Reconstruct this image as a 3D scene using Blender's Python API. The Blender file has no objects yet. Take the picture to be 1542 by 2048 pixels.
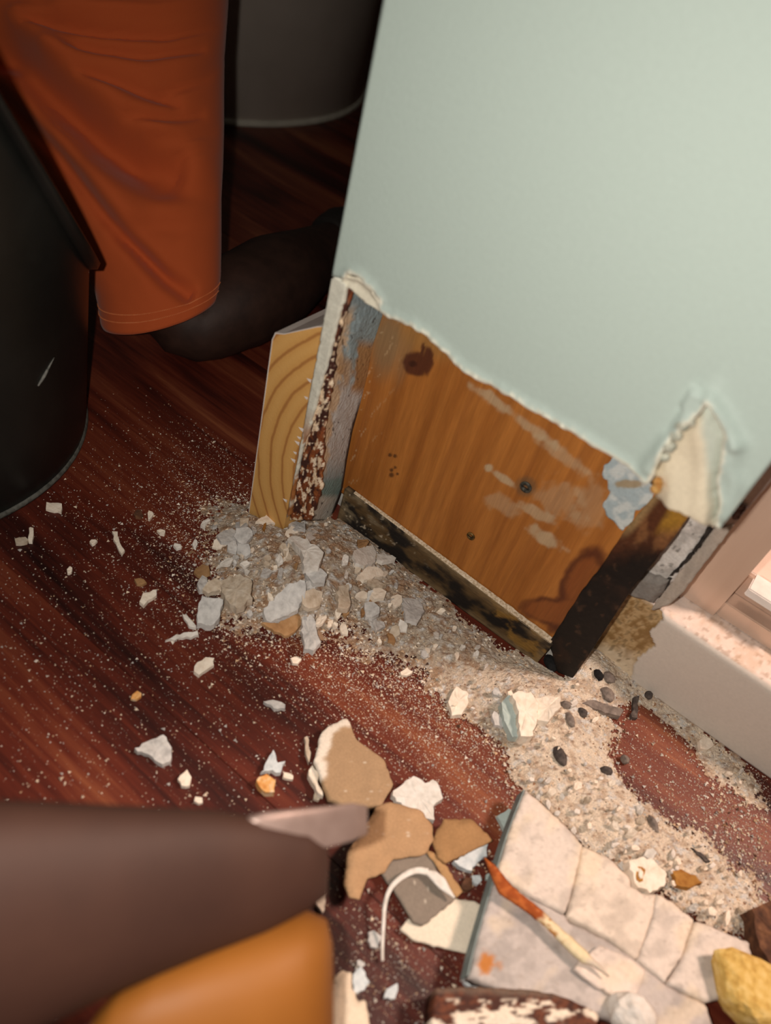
import bpy, bmesh, math, random
import numpy as np
from mathutils import Vector, Matrix
random.seed(7); rng = np.random.default_rng(7)
scn = bpy.context.scene
col = scn.collection

# ------------------------------------------------------------------ camera
FPX = 1540.0; CXP, CYP = 771.0, 1024.0
_n = np.array([288-CXP, 2544-CYP, FPX]); _n /= np.linalg.norm(_n)
_y = np.array([2154-CXP, -85-CYP, FPX]); _y -= _n*(_y@_n); _y /= np.linalg.norm(_y)
_z = -_n; _x = np.cross(_y, _z)
R = np.array([_x, _y, _z])                 # camera (x right, y down, z forward) -> world
C = np.array([.2838, -.40975, .55])        # lens position in metres; x along the wall, y into it, z up
cd = bpy.data.cameras.new('camera'); cam = bpy.data.objects.new('camera', cd); col.objects.link(cam)
cd.sensor_fit = 'VERTICAL'; cd.sensor_height = 24.0; cd.sensor_width = 24.0*1542/2048
cd.lens = FPX/2048*24.0; cd.clip_start = .01; cd.clip_end = 50
M3 = Matrix(np.column_stack([R[:, 0], -R[:, 1], -R[:, 2]]).tolist())
cam.matrix_world = Matrix.Translation(C.tolist()) @ M3.to_4x4()
cd.dof.use_dof = True; cd.dof.focus_distance = .74; cd.dof.aperture_fstop = 2.6
scn.camera = cam
RIGHT, DOWN, FWD = R[:, 0], R[:, 1], R[:, 2]

# ------------------------------------------------------------------ light
w = bpy.data.worlds.new('world'); scn.world = w; w.use_nodes = True
w.node_tree.nodes['Background'].inputs[0].default_value = (1.0, .86, .74, 1)
w.node_tree.nodes['Background'].inputs[1].default_value = .05
scn.view_settings.view_transform = 'Standard'; scn.view_settings.look = 'None'
scn.view_settings.exposure = 0.0; scn.view_settings.gamma = 1.0; scn.view_settings.use_curve_mapping = False

def lamp(name, kind, loc, target, energy, color, **kw):
    d = bpy.data.lights.new(name, kind); d.energy = energy; d.color = color
    for k, v in kw.items(): setattr(d, k, v)
    o = bpy.data.objects.new(name, d); col.objects.link(o); o.location = loc
    o.rotation_euler = (Vector(target)-Vector(loc)).to_track_quat('-Z', 'Y').to_euler()
    return o
# the phone's own flash beside the lens, and the lamp of the room beyond the sliding door
LT = C - RIGHT*.034 - DOWN*.008
lamp('phone_flash', 'SPOT', LT.tolist(), (.16, .04, .18), 11.5, (1.0, .92, .83), spot_size=math.radians(140), spot_blend=1.0, shadow_soft_size=.006)
lamp('bathroom_lamp', 'AREA', (1.05, .62, 1.5), (.4, -.1, 0), 30, (1.0, .74, .60), shape='DISK', size=.30)

# ------------------------------------------------------------------ pixel -> place
def ray(px, py):
    px = np.asarray(px, float); py = np.asarray(py, float)
    v = np.stack([(px-CXP)/FPX, (py-CYP)/FPX, np.ones_like(px)], -1)
    return v @ R.T
def F(px, py, z=0.0):                                   # point on the level z
    r = ray(px, py); return C + r*((np.asarray(z)-C[2])/r[..., 2])[..., None]
def W(px, py, y=0.0):                                   # point on the upright plane y
    r = ray(px, py); return C + r*((np.asarray(y)-C[1])/r[..., 1])[..., None]
def Dp(px, py, d):                                      # point at depth d
    return C + ray(px, py)*np.asarray(d)[..., None]
def proj(p):
    q = (np.asarray(p)-C) @ R
    return q[..., 0]/q[..., 2]*FPX+CXP, q[..., 1]/q[..., 2]*FPX+CYP
def lin(c):
    c = np.asarray(c, float)/255.0
    return np.where(c <= .04045, c/12.92, ((c+.055)/1.055)**2.4)
def rgba(c): return tuple(lin(c))+(1.0,)

# ------------------------------------------------------------------ noise
def vnoise(x, y, s=0):
    x = np.asarray(x, float); y = np.asarray(y, float)
    xi = np.floor(x).astype(np.int64); yi = np.floor(y).astype(np.int64); fx = x-xi; fy = y-yi
    fx = fx*fx*(3-2*fx); fy = fy*fy*(3-2*fy)
    def h(a, b):
        n = (a*374761393 + b*668265263 + s*974634847) & 0x7fffffff
        n = ((n ^ (n >> 13))*1274126177) & 0x7fffffff
        return ((n ^ (n >> 16)) & 0xffff)/65535.0
    return (h(xi, yi)*(1-fx)+h(xi+1, yi)*fx)*(1-fy)+(h(xi, yi+1)*(1-fx)+h(xi+1, yi+1)*fx)*fy
def fbm(x, y, s=0, o=4):
    t = 0; a = .5; n = 0
    for i in range(o):
        ca, sa = math.cos(.6+i*1.1), math.sin(.6+i*1.1)
        t = t+a*vnoise((x*ca-y*sa)*2**i, (x*sa+y*ca)*2**i, s+i*17); n += a; a *= .5
    return t/n
def sstep(a, b, x): t = np.clip((x-a)/(b-a), 0, 1); return t*t*(3-2*t)
def mix(a, b, t): t = np.asarray(t)[..., None]; return a*(1-t)+b*t

# ------------------------------------------------------------------ materials
MATS = {}
def nodes(name):
    m = bpy.data.materials.new(name); m.use_nodes = True; nt = m.node_tree
    return m, nt, nt.nodes['Principled BSDF']
def add_bump(nt, b, scale, strength, dist=.001, detail=6, coord=None, stretch=None):
    tc = nt.nodes.new('ShaderNodeTexCoord'); n = nt.nodes.new('ShaderNodeTexNoise'); bp = nt.nodes.new('ShaderNodeBump')
    n.inputs['Scale'].default_value = scale; n.inputs['Detail'].default_value = detail
    src = tc.outputs['Object']
    if stretch:
        mp = nt.nodes.new('ShaderNodeMapping'); mp.inputs['Scale'].default_value = stretch
        nt.links.new(src, mp.inputs[0]); src = mp.outputs[0]
    nt.links.new(src, n.inputs['Vector']); nt.links.new(n.outputs['Fac'], bp.inputs['Height'])
    bp.inputs['Strength'].default_value = strength; bp.inputs['Distance'].default_value = dist
    nt.links.new(bp.outputs[0], b.inputs['Normal'])
def nmat(name, ramp, scale=40, detail=6, rough=.85, bump=.4, bscale=None, bdist=.001, stretch=None, metal=0, distort=0, spec=.3):
    if name in MATS: return MATS[name]
    m, nt, b = nodes(name)
    tc = nt.nodes.new('ShaderNodeTexCoord'); n = nt.nodes.new('ShaderNodeTexNoise'); cr = nt.nodes.new('ShaderNodeValToRGB')
    src = tc.outputs['Object']
    if stretch:
        mp = nt.nodes.new('ShaderNodeMapping'); mp.inputs['Scale'].default_value = stretch
        nt.links.new(src, mp.inputs[0]); src = mp.outputs[0]
    n.inputs['Scale'].default_value = scale; n.inputs['Detail'].default_value = detail; n.inputs['Distortion'].default_value = distort
    nt.links.new(src, n.inputs['Vector']); nt.links.new(n.outputs['Fac'], cr.inputs[0])
    e = cr.color_ramp.elements
    while len(e) < len(ramp): e.new(.5)
    for i, (p, c) in enumerate(ramp): e[i].position = p; e[i].color = rgba(c)
    nt.links.new(cr.outputs[0], b.inputs['Base Color'])
    b.inputs['Roughness'].default_value = rough; b.inputs['Metallic'].default_value = metal
    b.inputs['Specular IOR Level'].default_value = spec
    if bump: add_bump(nt, b, bscale or scale*4, bump, bdist)
    MATS[name] = m; return m
def cmat(name, rough=.85, bump=.4, bscale=300, bdist=.001, spec=.3, grain=.18, gscale=500, stretch=None, metal=0):
    # colour comes from the mesh's own colour attribute, with a fine grain on top
    if name in MATS: return MATS[name]
    m, nt, b = nodes(name)
    at = nt.nodes.new('ShaderNodeAttribute'); at.attribute_name = 'Col'
    tc = nt.nodes.new('ShaderNodeTexCoord'); n = nt.nodes.new('ShaderNodeTexNoise'); n.inputs['Scale'].default_value = gscale; n.inputs['Detail'].default_value = 4
    src = tc.outputs['Object']
    if stretch:
        mp = nt.nodes.new('ShaderNodeMapping'); mp.inputs['Scale'].default_value = stretch
        nt.links.new(src, mp.inputs[0]); src = mp.outputs[0]
    nt.links.new(src, n.inputs['Vector'])
    mr = nt.nodes.new('ShaderNodeMapRange'); mr.inputs[1].default_value = .3; mr.inputs[2].default_value = .7
    mr.inputs[3].default_value = 1-grain; mr.inputs[4].default_value = 1+grain
    mx = nt.nodes.new('ShaderNodeVectorMath'); mx.operation = 'MULTIPLY'
    cb = nt.nodes.new('ShaderNodeCombineXYZ')
    nt.links.new(n.outputs['Fac'], mr.inputs[0])
    for i in range(3): nt.links.new(mr.outputs[0], cb.inputs[i])
    nt.links.new(at.outputs['Color'], mx.inputs[0]); nt.links.new(cb.outputs[0], mx.inputs[1]); nt.links.new(mx.outputs[0], b.inputs['Base Color'])
    b.inputs['Roughness'].default_value = rough; b.inputs['Specular IOR Level'].default_value = spec; b.inputs['Metallic'].default_value = metal
    if bump: add_bump(nt, b, bscale, bump, bdist, stretch=stretch)
    MATS[name] = m; return m

# ------------------------------------------------------------------ object helpers
def tag(o, label=None, cat=None, group=None, kind=None):
    if label: o['label'] = label
    if cat: o['category'] = cat
    if group: o['group'] = group
    if kind: o['kind'] = kind
    return o
def link(name, me, mat, parent=None):
    o = bpy.data.objects.new(name, me); col.objects.link(o)
    if mat is not None: me.materials.append(mat)
    if parent is not None: o.parent = parent
    return o
def empty(name, loc=(0, 0, 0)):
    # parts are built in world coordinates, so the empty keeps its children's place through a parent inverse
    o = bpy.data.objects.new(name, None); col.objects.link(o); o.location = loc; o.empty_display_size = .02; return o
def under(o, root):
    o.parent = root; o.matrix_parent_inverse = Matrix.Translation(root.location).inverted(); return o
def mesh(name, V, Fc, mat, parent=None, colors=None, smooth=False):
    me = bpy.data.meshes.new(name); V = np.asarray(V, float)
    me.from_pydata(V.tolist(), [], [list(map(int, f)) for f in Fc])
    if colors is not None:
        a = me.color_attributes.new('Col', 'FLOAT_COLOR', 'POINT')
        c = np.ones((len(V), 4), np.float32); c[:, :3] = np.broadcast_to(colors, (len(V), 3)); a.data.foreach_set('color', c.ravel())
    if smooth: me.polygons.foreach_set('use_smooth', [True]*len(me.polygons))
    me.update()
    o = bpy.data.objects.new(name, me); col.objects.link(o)
    if mat is not None: me.materials.append(mat)
    if parent is not None: under(o, parent)
    return o
def box(name, a, b, mat, parent=None, bev=0.0, colors=None):
    bm = bmesh.new(); bmesh.ops.create_cube(bm, size=1)
    a = np.array(a, float); b = np.array(b, float); c = (a+b)/2; s = np.abs(b-a)
    for v in bm.verts: v.co = Vector((v.co.x*s[0]+c[0], v.co.y*s[1]+c[1], v.co.z*s[2]+c[2]))
    if bev: bmesh.ops.bevel(bm, geom=list(bm.edges), offset=bev, segments=2, affect='EDGES')
    me = bpy.data.meshes.new(name); bm.to_mesh(me); bm.free()
    o = bpy.data.objects.new(name, me); col.objects.link(o); me.materials.append(mat)
    if parent is not None: under(o, parent)
    return o
def jag(P, step, amp, closed=True, s=0):
    # break a polyline into short ragged steps
    P = np.asarray(P, float); out = []; r = np.random.default_rng(s+11)
    n = len(P) if closed else len(P)-1
    for i in range(n):
        a, b = P[i], P[(i+1) % len(P)]; L = np.linalg.norm(b-a); k = max(1, int(L/step))
        nn = np.array([-(b-a)[1], (b-a)[0]])/(L+1e-9)
        for j in range(k):
            t = j/k; out.append(a+(b-a)*t+nn*(r.normal()*amp if j else r.normal()*amp*.3))
    if not closed: out.append(P[-1])
    return np.array(out)
def inside(P, x, y):
    r = np.zeros(x.shape, bool); j = len(P)-1
    for i in range(len(P)):
        xi, yi = P[i]; xj, yj = P[j]
        if yi != yj: r ^= ((yi > y) != (yj > y)) & (x < (xj-xi)*(y-yi)/(yj-yi)+xi)
        j = i
    return r
def segdist(P, x, y, closed=True):
    best = np.full(x.shape, 1e9); bx = x.copy(); by = y.copy(); n = len(P) if closed else len(P)-1
    for i in range(n):
        a = P[i]; b = P[(i+1) % len(P)]; d = b-a; L = d@d+1e-12
        t = np.clip(((x-a[0])*d[0]+(y-a[1])*d[1])/L, 0, 1); qx = a[0]+t*d[0]; qy = a[1]+t*d[1]
        dd = np.hypot(x-qx, y-qy); m = dd < best
        best = np.where(m, dd, best); bx = np.where(m, qx, bx); by = np.where(m, qy, by)
    return best, bx, by
def sheet(name, P, us, vs, to3d, normal, thick, mat, parent=None, disp=None, colf=None, smooth=True, snap=True):
    # a solid sheet of outline P in plane coordinates (u, v); disp lifts it along its normal, colf colours it
    P = np.asarray(P, float); U, V = np.meshgrid(us, vs); nv, nu = U.shape
    uc = (U[:-1, :-1]+U[1:, 1:])/2; vc = (V[:-1, :-1]+V[1:, 1:])/2
    keep = inside(P, uc, vc)
    idx = np.arange(nu*nv).reshape(nv, nu)
    q = np.stack([idx[:-1, :-1], idx[:-1, 1:], idx[1:, 1:], idx[1:, :-1]], -1)[keep]
    used = np.unique(q); mp = -np.ones(nu*nv, int); mp[used] = np.arange(len(used)); q = mp[q]
    u = U.ravel()[used]; v = V.ravel()[used]
    e = {}
    for f in q:
        for a, b in ((f[0], f[1]), (f[1], f[2]), (f[2], f[3]), (f[3], f[0])):
            k = (b, a)
            if k in e: del e[k]
            else: e[(a, b)] = 1
    d, bx, by = segdist(P, u, v)
    if snap:
        bv = np.unique(np.array(list(e.keys())).ravel())
        u[bv] = bx[bv]; v[bv] = by[bv]; d[bv] = 0
    h = disp(u, v, d) if disp is not None else np.zeros_like(u)
    h = np.broadcast_to(h, u.shape)
    base = to3d(u, v); N = np.asarray(normal, float)
    top = base+N*h[:, None]; bot = base-N*thick
    n = len(u)
    cr = np.cross(top[q[0][1]]-top[q[0][0]], top[q[0][3]]-top[q[0][0]])
    flip = cr@N < 0
    faces = [tuple(f) if not flip else tuple(f[::-1]) for f in q]
    faces += [tuple(f[::-1]+n) if not flip else tuple(f+n) for f in q]
    for a, b in e: faces.append((b, a, a+n, b+n) if not flip else (a, b, b+n, a+n))
    VV = np.vstack([top, bot]); cc = None
    if colf is not None:
        px, py = proj(top); c = colf(px, py, u, v, d); cc = np.vstack([c, c])
    return mesh(name, VV, faces, mat, parent, cc, smooth)
def wallsheet(name, Ppx, y, res, thick, mat, parent=None, disp=None, colf=None, amp=0, step=8, s=0, clipx=None):
    Pp = np.asarray(Ppx, float)
    if amp: Pp = jag(Pp, step, amp, True, s)
    w3 = W(Pp[:, 0], Pp[:, 1], y); P = w3[:, [0, 2]]
    if clipx is not None: P[:, 0] = np.clip(P[:, 0], *clipx)
    us = np.arange(P[:, 0].min()-res, P[:, 0].max()+2*res, res); vs = np.arange(P[:, 1].min()-res, P[:, 1].max()+2*res, res)
    return sheet(name, P, us, vs, lambda u, v: np.stack([u, np.full_like(u, y), v], -1), (0, -1, 0), thick, mat, parent, disp, colf)
def loft(name, rings, mat, parent=None, cap=True, smooth=True, colors=None):
    rings = np.asarray(rings, float); k, n, _ = rings.shape
    fs = []
    for i in range(k-1):
        for j in range(n): fs.append((i*n+j, i*n+(j+1) % n, (i+1)*n+(j+1) % n, (i+1)*n+j))
    if cap: fs.append(tuple(range(n-1, -1, -1))); fs.append(tuple((k-1)*n+j for j in range(n)))
    o = mesh(name, rings.reshape(-1, 3), fs, mat, parent, colors, smooth)
    bm = bmesh.new(); bm.from_mesh(o.data); bmesh.ops.recalc_face_normals(bm, faces=bm.faces); bm.to_mesh(o.data); bm.free()
    return o
def tube(name, pts, rad, mat, parent=None, n=8, flat=1.0, up=(0, 0, 1)):
    pts = np.asarray(pts, float); rad = np.broadcast_to(rad, (len(pts),)); rings = []
    for i in range(len(pts)):
        t = pts[min(i+1, len(pts)-1)]-pts[max(i-1, 0)]; t = t/(np.linalg.norm(t)+1e-12)
        a = np.cross(t, up); a /= np.linalg.norm(a)+1e-12; b = np.cross(a, t)
        th = np.arange(n)/n*2*np.pi
        rings.append(pts[i]+rad[i]*(np.cos(th)[:, None]*a+flat*np.sin(th)[:, None]*b))
    return loft(name, rings, mat, parent)
def smoothline(P, k=8):
    P = np.asarray(P, float); out = []
    for i in range(len(P)-1):
        p0 = P[max(i-1, 0)]; p1 = P[i]; p2 = P[i+1]; p3 = P[min(i+2, len(P)-1)]
        for j in range(k):
            t = j/k
            out.append(.5*((2*p1)+(-p0+p2)*t+(2*p0-5*p1+4*p2-p3)*t*t+(-p0+3*p1-3*p2+p3)*t**3))
    out.append(P[-1]); return np.array(out)

# ================================================================== setting
# floor: boards of dark red-brown wood running along the wall
def floor_mat():
    m, nt, b = nodes('mahogany_floor')
    L = nt.links.new; N = nt.nodes.new
    tc = N('ShaderNodeTexCoord'); oi = N('ShaderNodeObjectInfo'); ml = N('ShaderNodeVectorMath'); ml.operation = 'MULTIPLY_ADD'
    ml.inputs[1].default_value = (7, 3, 0)
    cb = N('ShaderNodeCombineXYZ')
    for i in range(3): L(oi.outputs['Random'], cb.inputs[i])
    L(cb.outputs[0], ml.inputs[0]); L(tc.outputs['Object'], ml.inputs[2])
    def nz(scale, stretch, detail, dist):
        mp = N('ShaderNodeMapping'); mp.inputs['Scale'].default_value = stretch; L(ml.outputs[0], mp.inputs[0])
        n = N('ShaderNodeTexNoise'); n.inputs['Scale'].default_value = scale; n.inputs['Detail'].default_value = detail; n.inputs['Distortion'].default_value = dist
        L(mp.outputs[0], n.inputs['Vector']); return n.outputs['Fac']
    a = nz(6, (.42, 2.1, 1), 4, 1.2); f = nz(55, (.10, 3, 1), 5, .6); g = nz(420, (.12, 2.2, 1), 3, 0)
    m1 = N('ShaderNodeMath'); m1.operation = 'MULTIPLY_ADD'; m1.inputs[1].default_value = .36; L(f, m1.inputs[0]); L(a, m1.inputs[2])
    m2 = N('ShaderNodeMath'); m2.operation = 'MULTIPLY_ADD'; m2.inputs[1].default_value = .16; L(g, m2.inputs[0]); L(m1.outputs[0], m2.inputs[2])
    cr = N('ShaderNodeValToRGB'); L(m2.outputs[0], cr.inputs[0]); e = cr.color_ramp.elements
    for _ in range(3): e.new(.5)
    for i, (p, c) in enumerate([(.50, (34, 13, 11)), (.64, (66, 25, 18)), (.76, (94, 38, 25)), (.88, (114, 56, 36)), (1.0, (142, 82, 52))]):
        e[i].position = p; e[i].color = rgba(c)
    L(cr.outputs[0], b.inputs['Base Color']); b.inputs['Roughness'].default_value = .42; b.inputs['Specular IOR Level'].default_value = .35
    bp = N('ShaderNodeBump'); bp.inputs['Strength'].default_value = .12; bp.inputs['Distance'].default_value = .001; L(g, bp.inputs['Height']); L(bp.outputs[0], b.inputs['Normal'])
    return m
FM = floor_mat()
under_m = nmat('subfloor', [(.3, (20, 12, 9)), (.7, (36, 20, 14))], 30)
fl = box('floor', (-3, -2.2, -.05), (3, 3.2, -.012), under_m); tag(fl, kind='structure')
PW = .19; y0 = -.575
r2 = random.Random(3)
for i in range(-9, 20):
    ya = y0+i*PW; x = -3.0+r2.random()*.9
    xs = [-3.0]
    while x < 3: xs.append(x); x += 1.2+r2.random()*.25
    xs.append(3.0)
    if -1 <= i <= 3: xs = [-3.0, -1.62-.2*(i % 2), 1.15+.17*(i % 3), 3.0]
    for k in range(len(xs)-1):
        if xs[k+1]-xs[k] < .01: continue
        box('floor_plank', (xs[k]+.0002, ya+.0002, -.012), (xs[k+1]-.0002, ya+PW-.0002, 0), FM, fl, bev=.0006)

# wall end: mint paint skin, torn away along the bottom
tear = [(690, 556), (700, 545), (722, 553), (745, 572), (762, 598), (765, 623), (800, 640), (850, 663), (895, 705), (930, 740), (985, 768), (1040, 800),
        (1100, 835), (1160, 870), (1210, 900), (1250, 925), (1297, 965), (1306, 957), (1318, 925), (1340, 885), (1365, 855), (1395, 830), (1422, 800),
        (1436, 828), (1452, 862), (1446, 905), (1437, 960), (1444, 1000), (1433, 1046), (1441, 1056)]
tearj = jag(tear, 9, 1.5, False, 3)
tw = W(tearj[:, 0], tearj[:, 1], 0.0)[:, [0, 2]]
XR = float(W(1542., 925., 0.)[0]); ZT = 1.6
lo = W(663., 553., 0.)
wallP = np.vstack([[(0, ZT), (0, lo[2])], tw, [(XR, tw[-1][1]), (XR, ZT)]])
us = np.linspace(0, XR, 150)
vs = np.concatenate([np.arange(.145, .345, .0021), np.arange(.345, .50, .01), np.arange(.50, ZT, .05), [ZT]])
mint = np.array(lin((168, 183, 176))); cream = np.array(lin((226, 222, 204)))
fold = W(np.array([1408., 1385, 1368, 1360]), np.array([745., 775, 805, 832]), 0)[:, [0, 2]]
fold2 = W(np.array([1296., 1308, 1320, 1336]), np.array([935., 915, 900, 880]), 0)[:, [0, 2]]
apex = W(np.array([1422., 1440, 1462, 1474]), np.array([790., 815, 850, 885]), 0)[:, [0, 2]]
rfold = W(np.array([1475., 1462, 1470, 1458]), np.array([890., 930, 965, 1030]), 0)[:, [0, 2]]
def wdisp(u, v, d):
    dt, _, _ = segdist(tw, u, v, False)
    h = .0026*np.exp(-(dt/.0035)**2)*(.4+1.1*fbm(u*160, v*160, 5, 2))
    h += .0007*fbm(u*22, v*22, 9, 2)*np.exp(-(dt/.04)**2)
    d1, _, _ = segdist(fold, u, v, False); side = np.where(u > np.interp(v, fold[::-1, 1], fold[::-1, 0]), 1., 0.)
    near = np.exp(-(d1/.022)**2)*sstep(.43, .24, v)
    h += .0050*side*np.exp(-(d1/.010)**2)*(v < .34) - .0010*np.exp(-(d1/.0015)**2)
    d2, _, _ = segdist(fold2, u, v, False); h += .0045*np.exp(-(d2/.0045)**2)
    d3, _, _ = segdist(apex, u, v, False); h += .0045*np.exp(-(d3/.0035)**2)
    d4, _, _ = segdist(rfold, u, v, False); h += .0040*np.exp(-(d4/.005)**2)
    h[u < 1e-4] = 0
    return h
def wcol(px, py, u, v, d):
    dt, _, _ = segdist(tw, u, v, False)
    n = fbm(u*300, v*300, 2, 2)
    c = mix(np.broadcast_to(mint, (len(u), 3)), cream, sstep(.0022, .0008, dt-.0012*(n-.5)))
    sp = np.exp(-(((px-1266)/5)**2+((py-460)/7)**2))+.7*np.exp(-(((px-1493)/6)**2+((py-468)/5)**2))
    return mix(c, lin((150, 150, 140)), np.clip(sp, 0, 1)*.6)
MW = cmat('mint_wall_paint', rough=.62, bump=.30, bscale=420, bdist=.0008, grain=.02, gscale=300)
wf = sheet('wall_front', wallP, us, vs, lambda u, v: np.stack([u, np.zeros_like(u), v], -1), (0, -1, 0), .005, MW, None, wdisp, wcol)
tag(wf, kind='structure')
plaster_m = nmat('old_plaster', [(.3, (150, 146, 140)), (.55, (186, 182, 175)), (.75, (205, 200, 190))], 60, bump=.6, bscale=250)
wc = box('wall_core', (.0015, .078, 0), (.282, 2.6, ZT), plaster_m); tag(wc, kind='structure')
box('wall_core_upper', (.0015, .0055, .36), (XR-.0015, .0785, ZT), plaster_m, wc)
# the painted return of the wall behind the corner
MP = nmat('mint_return_paint', [(.3, (168, 184, 177)), (.7, (178, 194, 187))], 60, bump=.2, bscale=400, rough=.6)
box('wall_return', (0, .0055, .30), (.0015, 2.6, ZT), MP, wc)

# loose scraps of the torn skin, parts of the wall
MC = cmat('torn_paper_cream', rough=.8, bump=.35, bscale=260, grain=.06)
def crm(base, sp=.1, s=0, f=120):
    b = np.array(lin(base))
    return lambda px, py, u, v, d: np.broadcast_to(b, (len(u), 3))*(1-sp+2*sp*fbm(u*f, v*f, s, 3))[:, None]
# lifted lip at the top-left of the hole
o = wallsheet('torn_lip', [(697, 549), (722, 556), (745, 574), (761, 600), (763, 620), (752, 612), (740, 606), (722, 590), (705, 574), (692, 571), (688, 560)], .004, .0012, .003, MC, wf,
          lambda u, v, d: .003*np.exp(-(d/.003)**2), crm((205, 200, 182), .1, 4), amp=.8, step=6)
# hanging flap at the right of the hole
flapP = [(1308, 985), (1330, 1003), (1370, 1014), (1402, 1027), (1432, 1049), (1441, 1002), (1435, 960), (1444, 905), (1450, 865), (1434, 830), (1422, 803), (1397, 833), (1368, 858), (1343, 888), (1322, 928), (1310, 960)]
def fdisp(u, v, d):
    px, py = proj(np.stack([u, np.zeros_like(u), v], -1))
    low = sstep(900, 1030, py+.35*(1370-px)*0)
    h = .003+.010*low*sstep(1310, 1350, px)*(1-sstep(1395, 1440, px)*.6) + .003*np.exp(-((px-1405-(py-900)*.15)/22)**2)
    return h*np.clip(d/.003, .35, 1)+.0006*fbm(u*150, v*150, 3, 3)
def fcol(px, py, u, v, d):
    c = np.broadcast_to(lin((206, 194, 170)), (len(u), 3))*(.93+.14*fbm(u*90, v*90, 8, 3))[:, None]
    c = mix(c, mint*.9, sstep(1395, 1420, px+12*(fbm(u*120, v*120, 3, 2)-.5)-(py-880)*.10)*.75)
    return mix(c, lin((170, 110, 40)), sstep(.55, .75, fbm(u*200, v*200, 1, 3))*np.exp(-(((px-1316)/14)**2+((py-973)/14)**2)))
wallsheet('torn_flap', flapP, .004, .0013, .003, MC, wf, fdisp, fcol, amp=1.0, step=7)
# crumbs where the flap split from the skin
for k, (x, y, s) in enumerate([(1365, 850, 9), (1352, 872, 8), (1340, 893, 9), (1330, 915, 7), (1380, 842, 8), (1316, 962, 7), (1310, 978, 8), (1318, 971, 6)]):
    p = W(float(x), float(y), -.003); bm = bmesh.new(); bmesh.ops.create_icosphere(bm, subdivisions=2, radius=s*.00042)
    for v in bm.verts: v.co = v.co*(1+.5*(float(vnoise(v.co.x*900+k*9, v.co.y*900+v.co.z*700, k))-.5)) + Vector(p.tolist())
    me = bpy.data.meshes.new('plaster_crumb'); bm.to_mesh(me); bm.free()
    o = bpy.data.objects.new('plaster_crumb', me); col.objects.link(o); under(o, wf)
    me.materials.append(nmat('crumb_rust', [(.35, (160, 100, 40)), (.6, (190, 150, 90))], 200) if k >= 5 else nmat('crumb_grey', [(.35, (135, 140, 128)), (.6, (190, 190, 175))], 200))

# narrow strip of paint and filler left along the corner
MPS = cmat('filler_strip', rough=.75, bump=.5, bscale=250, grain=.08)
def pscol(px, py, u, v, d):
    c = np.broadcast_to(lin((205, 204, 190)), (len(u), 3))
    c = mix(c, lin((150, 95, 50)), sstep(800, 900, py)*sstep(.42, .6, fbm(u*180, v*60, 6, 4)))
    return c*(.9+.2*fbm(u*200, v*200, 7, 3))[:, None]
wallsheet('filler_strip', [(661, 556), (672, 552), (692, 571), (687, 600), (676, 634), (662, 691), (647, 748), (632, 805), (616, 862), (606, 890), (596, 930), (588, 977), (580, 1030), (574, 1035), (582, 985), (600, 890), (618, 795), (640, 678)],
          .001, .0013, .006, MPS, wf, lambda u, v, d: .0010*fbm(u*150, v*150, 2, 3), pscol, amp=1.0, step=7, clipx=(0, 1))

# rusted metal corner bead with flaking paint
rows_y = np.array([560, 577, 634, 691, 748, 805, 862, 919, 977, 1040.])
bead_r = np.array([709, 706, 690, 673, 667, 659, 649, 646, 645, 622.])
bead_l = np.array([688, 684, 672, 656, 641, 624, 606, 594, 585, 577.])
board_l = np.array([770, 767, 762, 743, 733, 719, 703, 692, 683, 660.])
MRU = cmat('rusted_bead', rough=.8, bump=.8, bscale=420, grain=.25, gscale=700)
def rustcol(px, py, u, v, d):
    a = fbm(u*260, v*70, 3, 5); b_ = fbm(u*330, v*120, 13, 5)
    c = mix(np.broadcast_to(lin((58, 28, 20)), (len(u), 3)), lin((120, 62, 30)), sstep(.45, .62, a))
    low = sstep(800, 930, py)
    c = mix(c, lin((146, 84, 40)), low*sstep(.50, .62, b_))
    c = mix(c, lin((214, 190, 160)), sstep(.60-.03*sstep(600, 720, py)+.03*low, .66, b_)*sstep(590, 650, py))
    return mix(c, lin((226, 206, 180)), sstep(.64, .69, fbm(u*420, v*160, 23, 4))*sstep(640, 700, py))
bP = np.concatenate([np.stack([bead_l-6, rows_y], -1), np.stack([bead_r, rows_y], -1)[::-1]])
bead = wallsheet('metal_corner_bead', bP, .0055, .0011, .0015, MRU, None,
                 lambda u, v, d: .0022*fbm(u*240, v*90, 5, 4)*np.clip(d/.002, 0, 1), rustcol, amp=1.4, step=7, clipx=(.0005, 1))
tag(bead, 'rust-brown metal corner strip with flaking paint at left side of the hole', 'corner strip')

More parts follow.
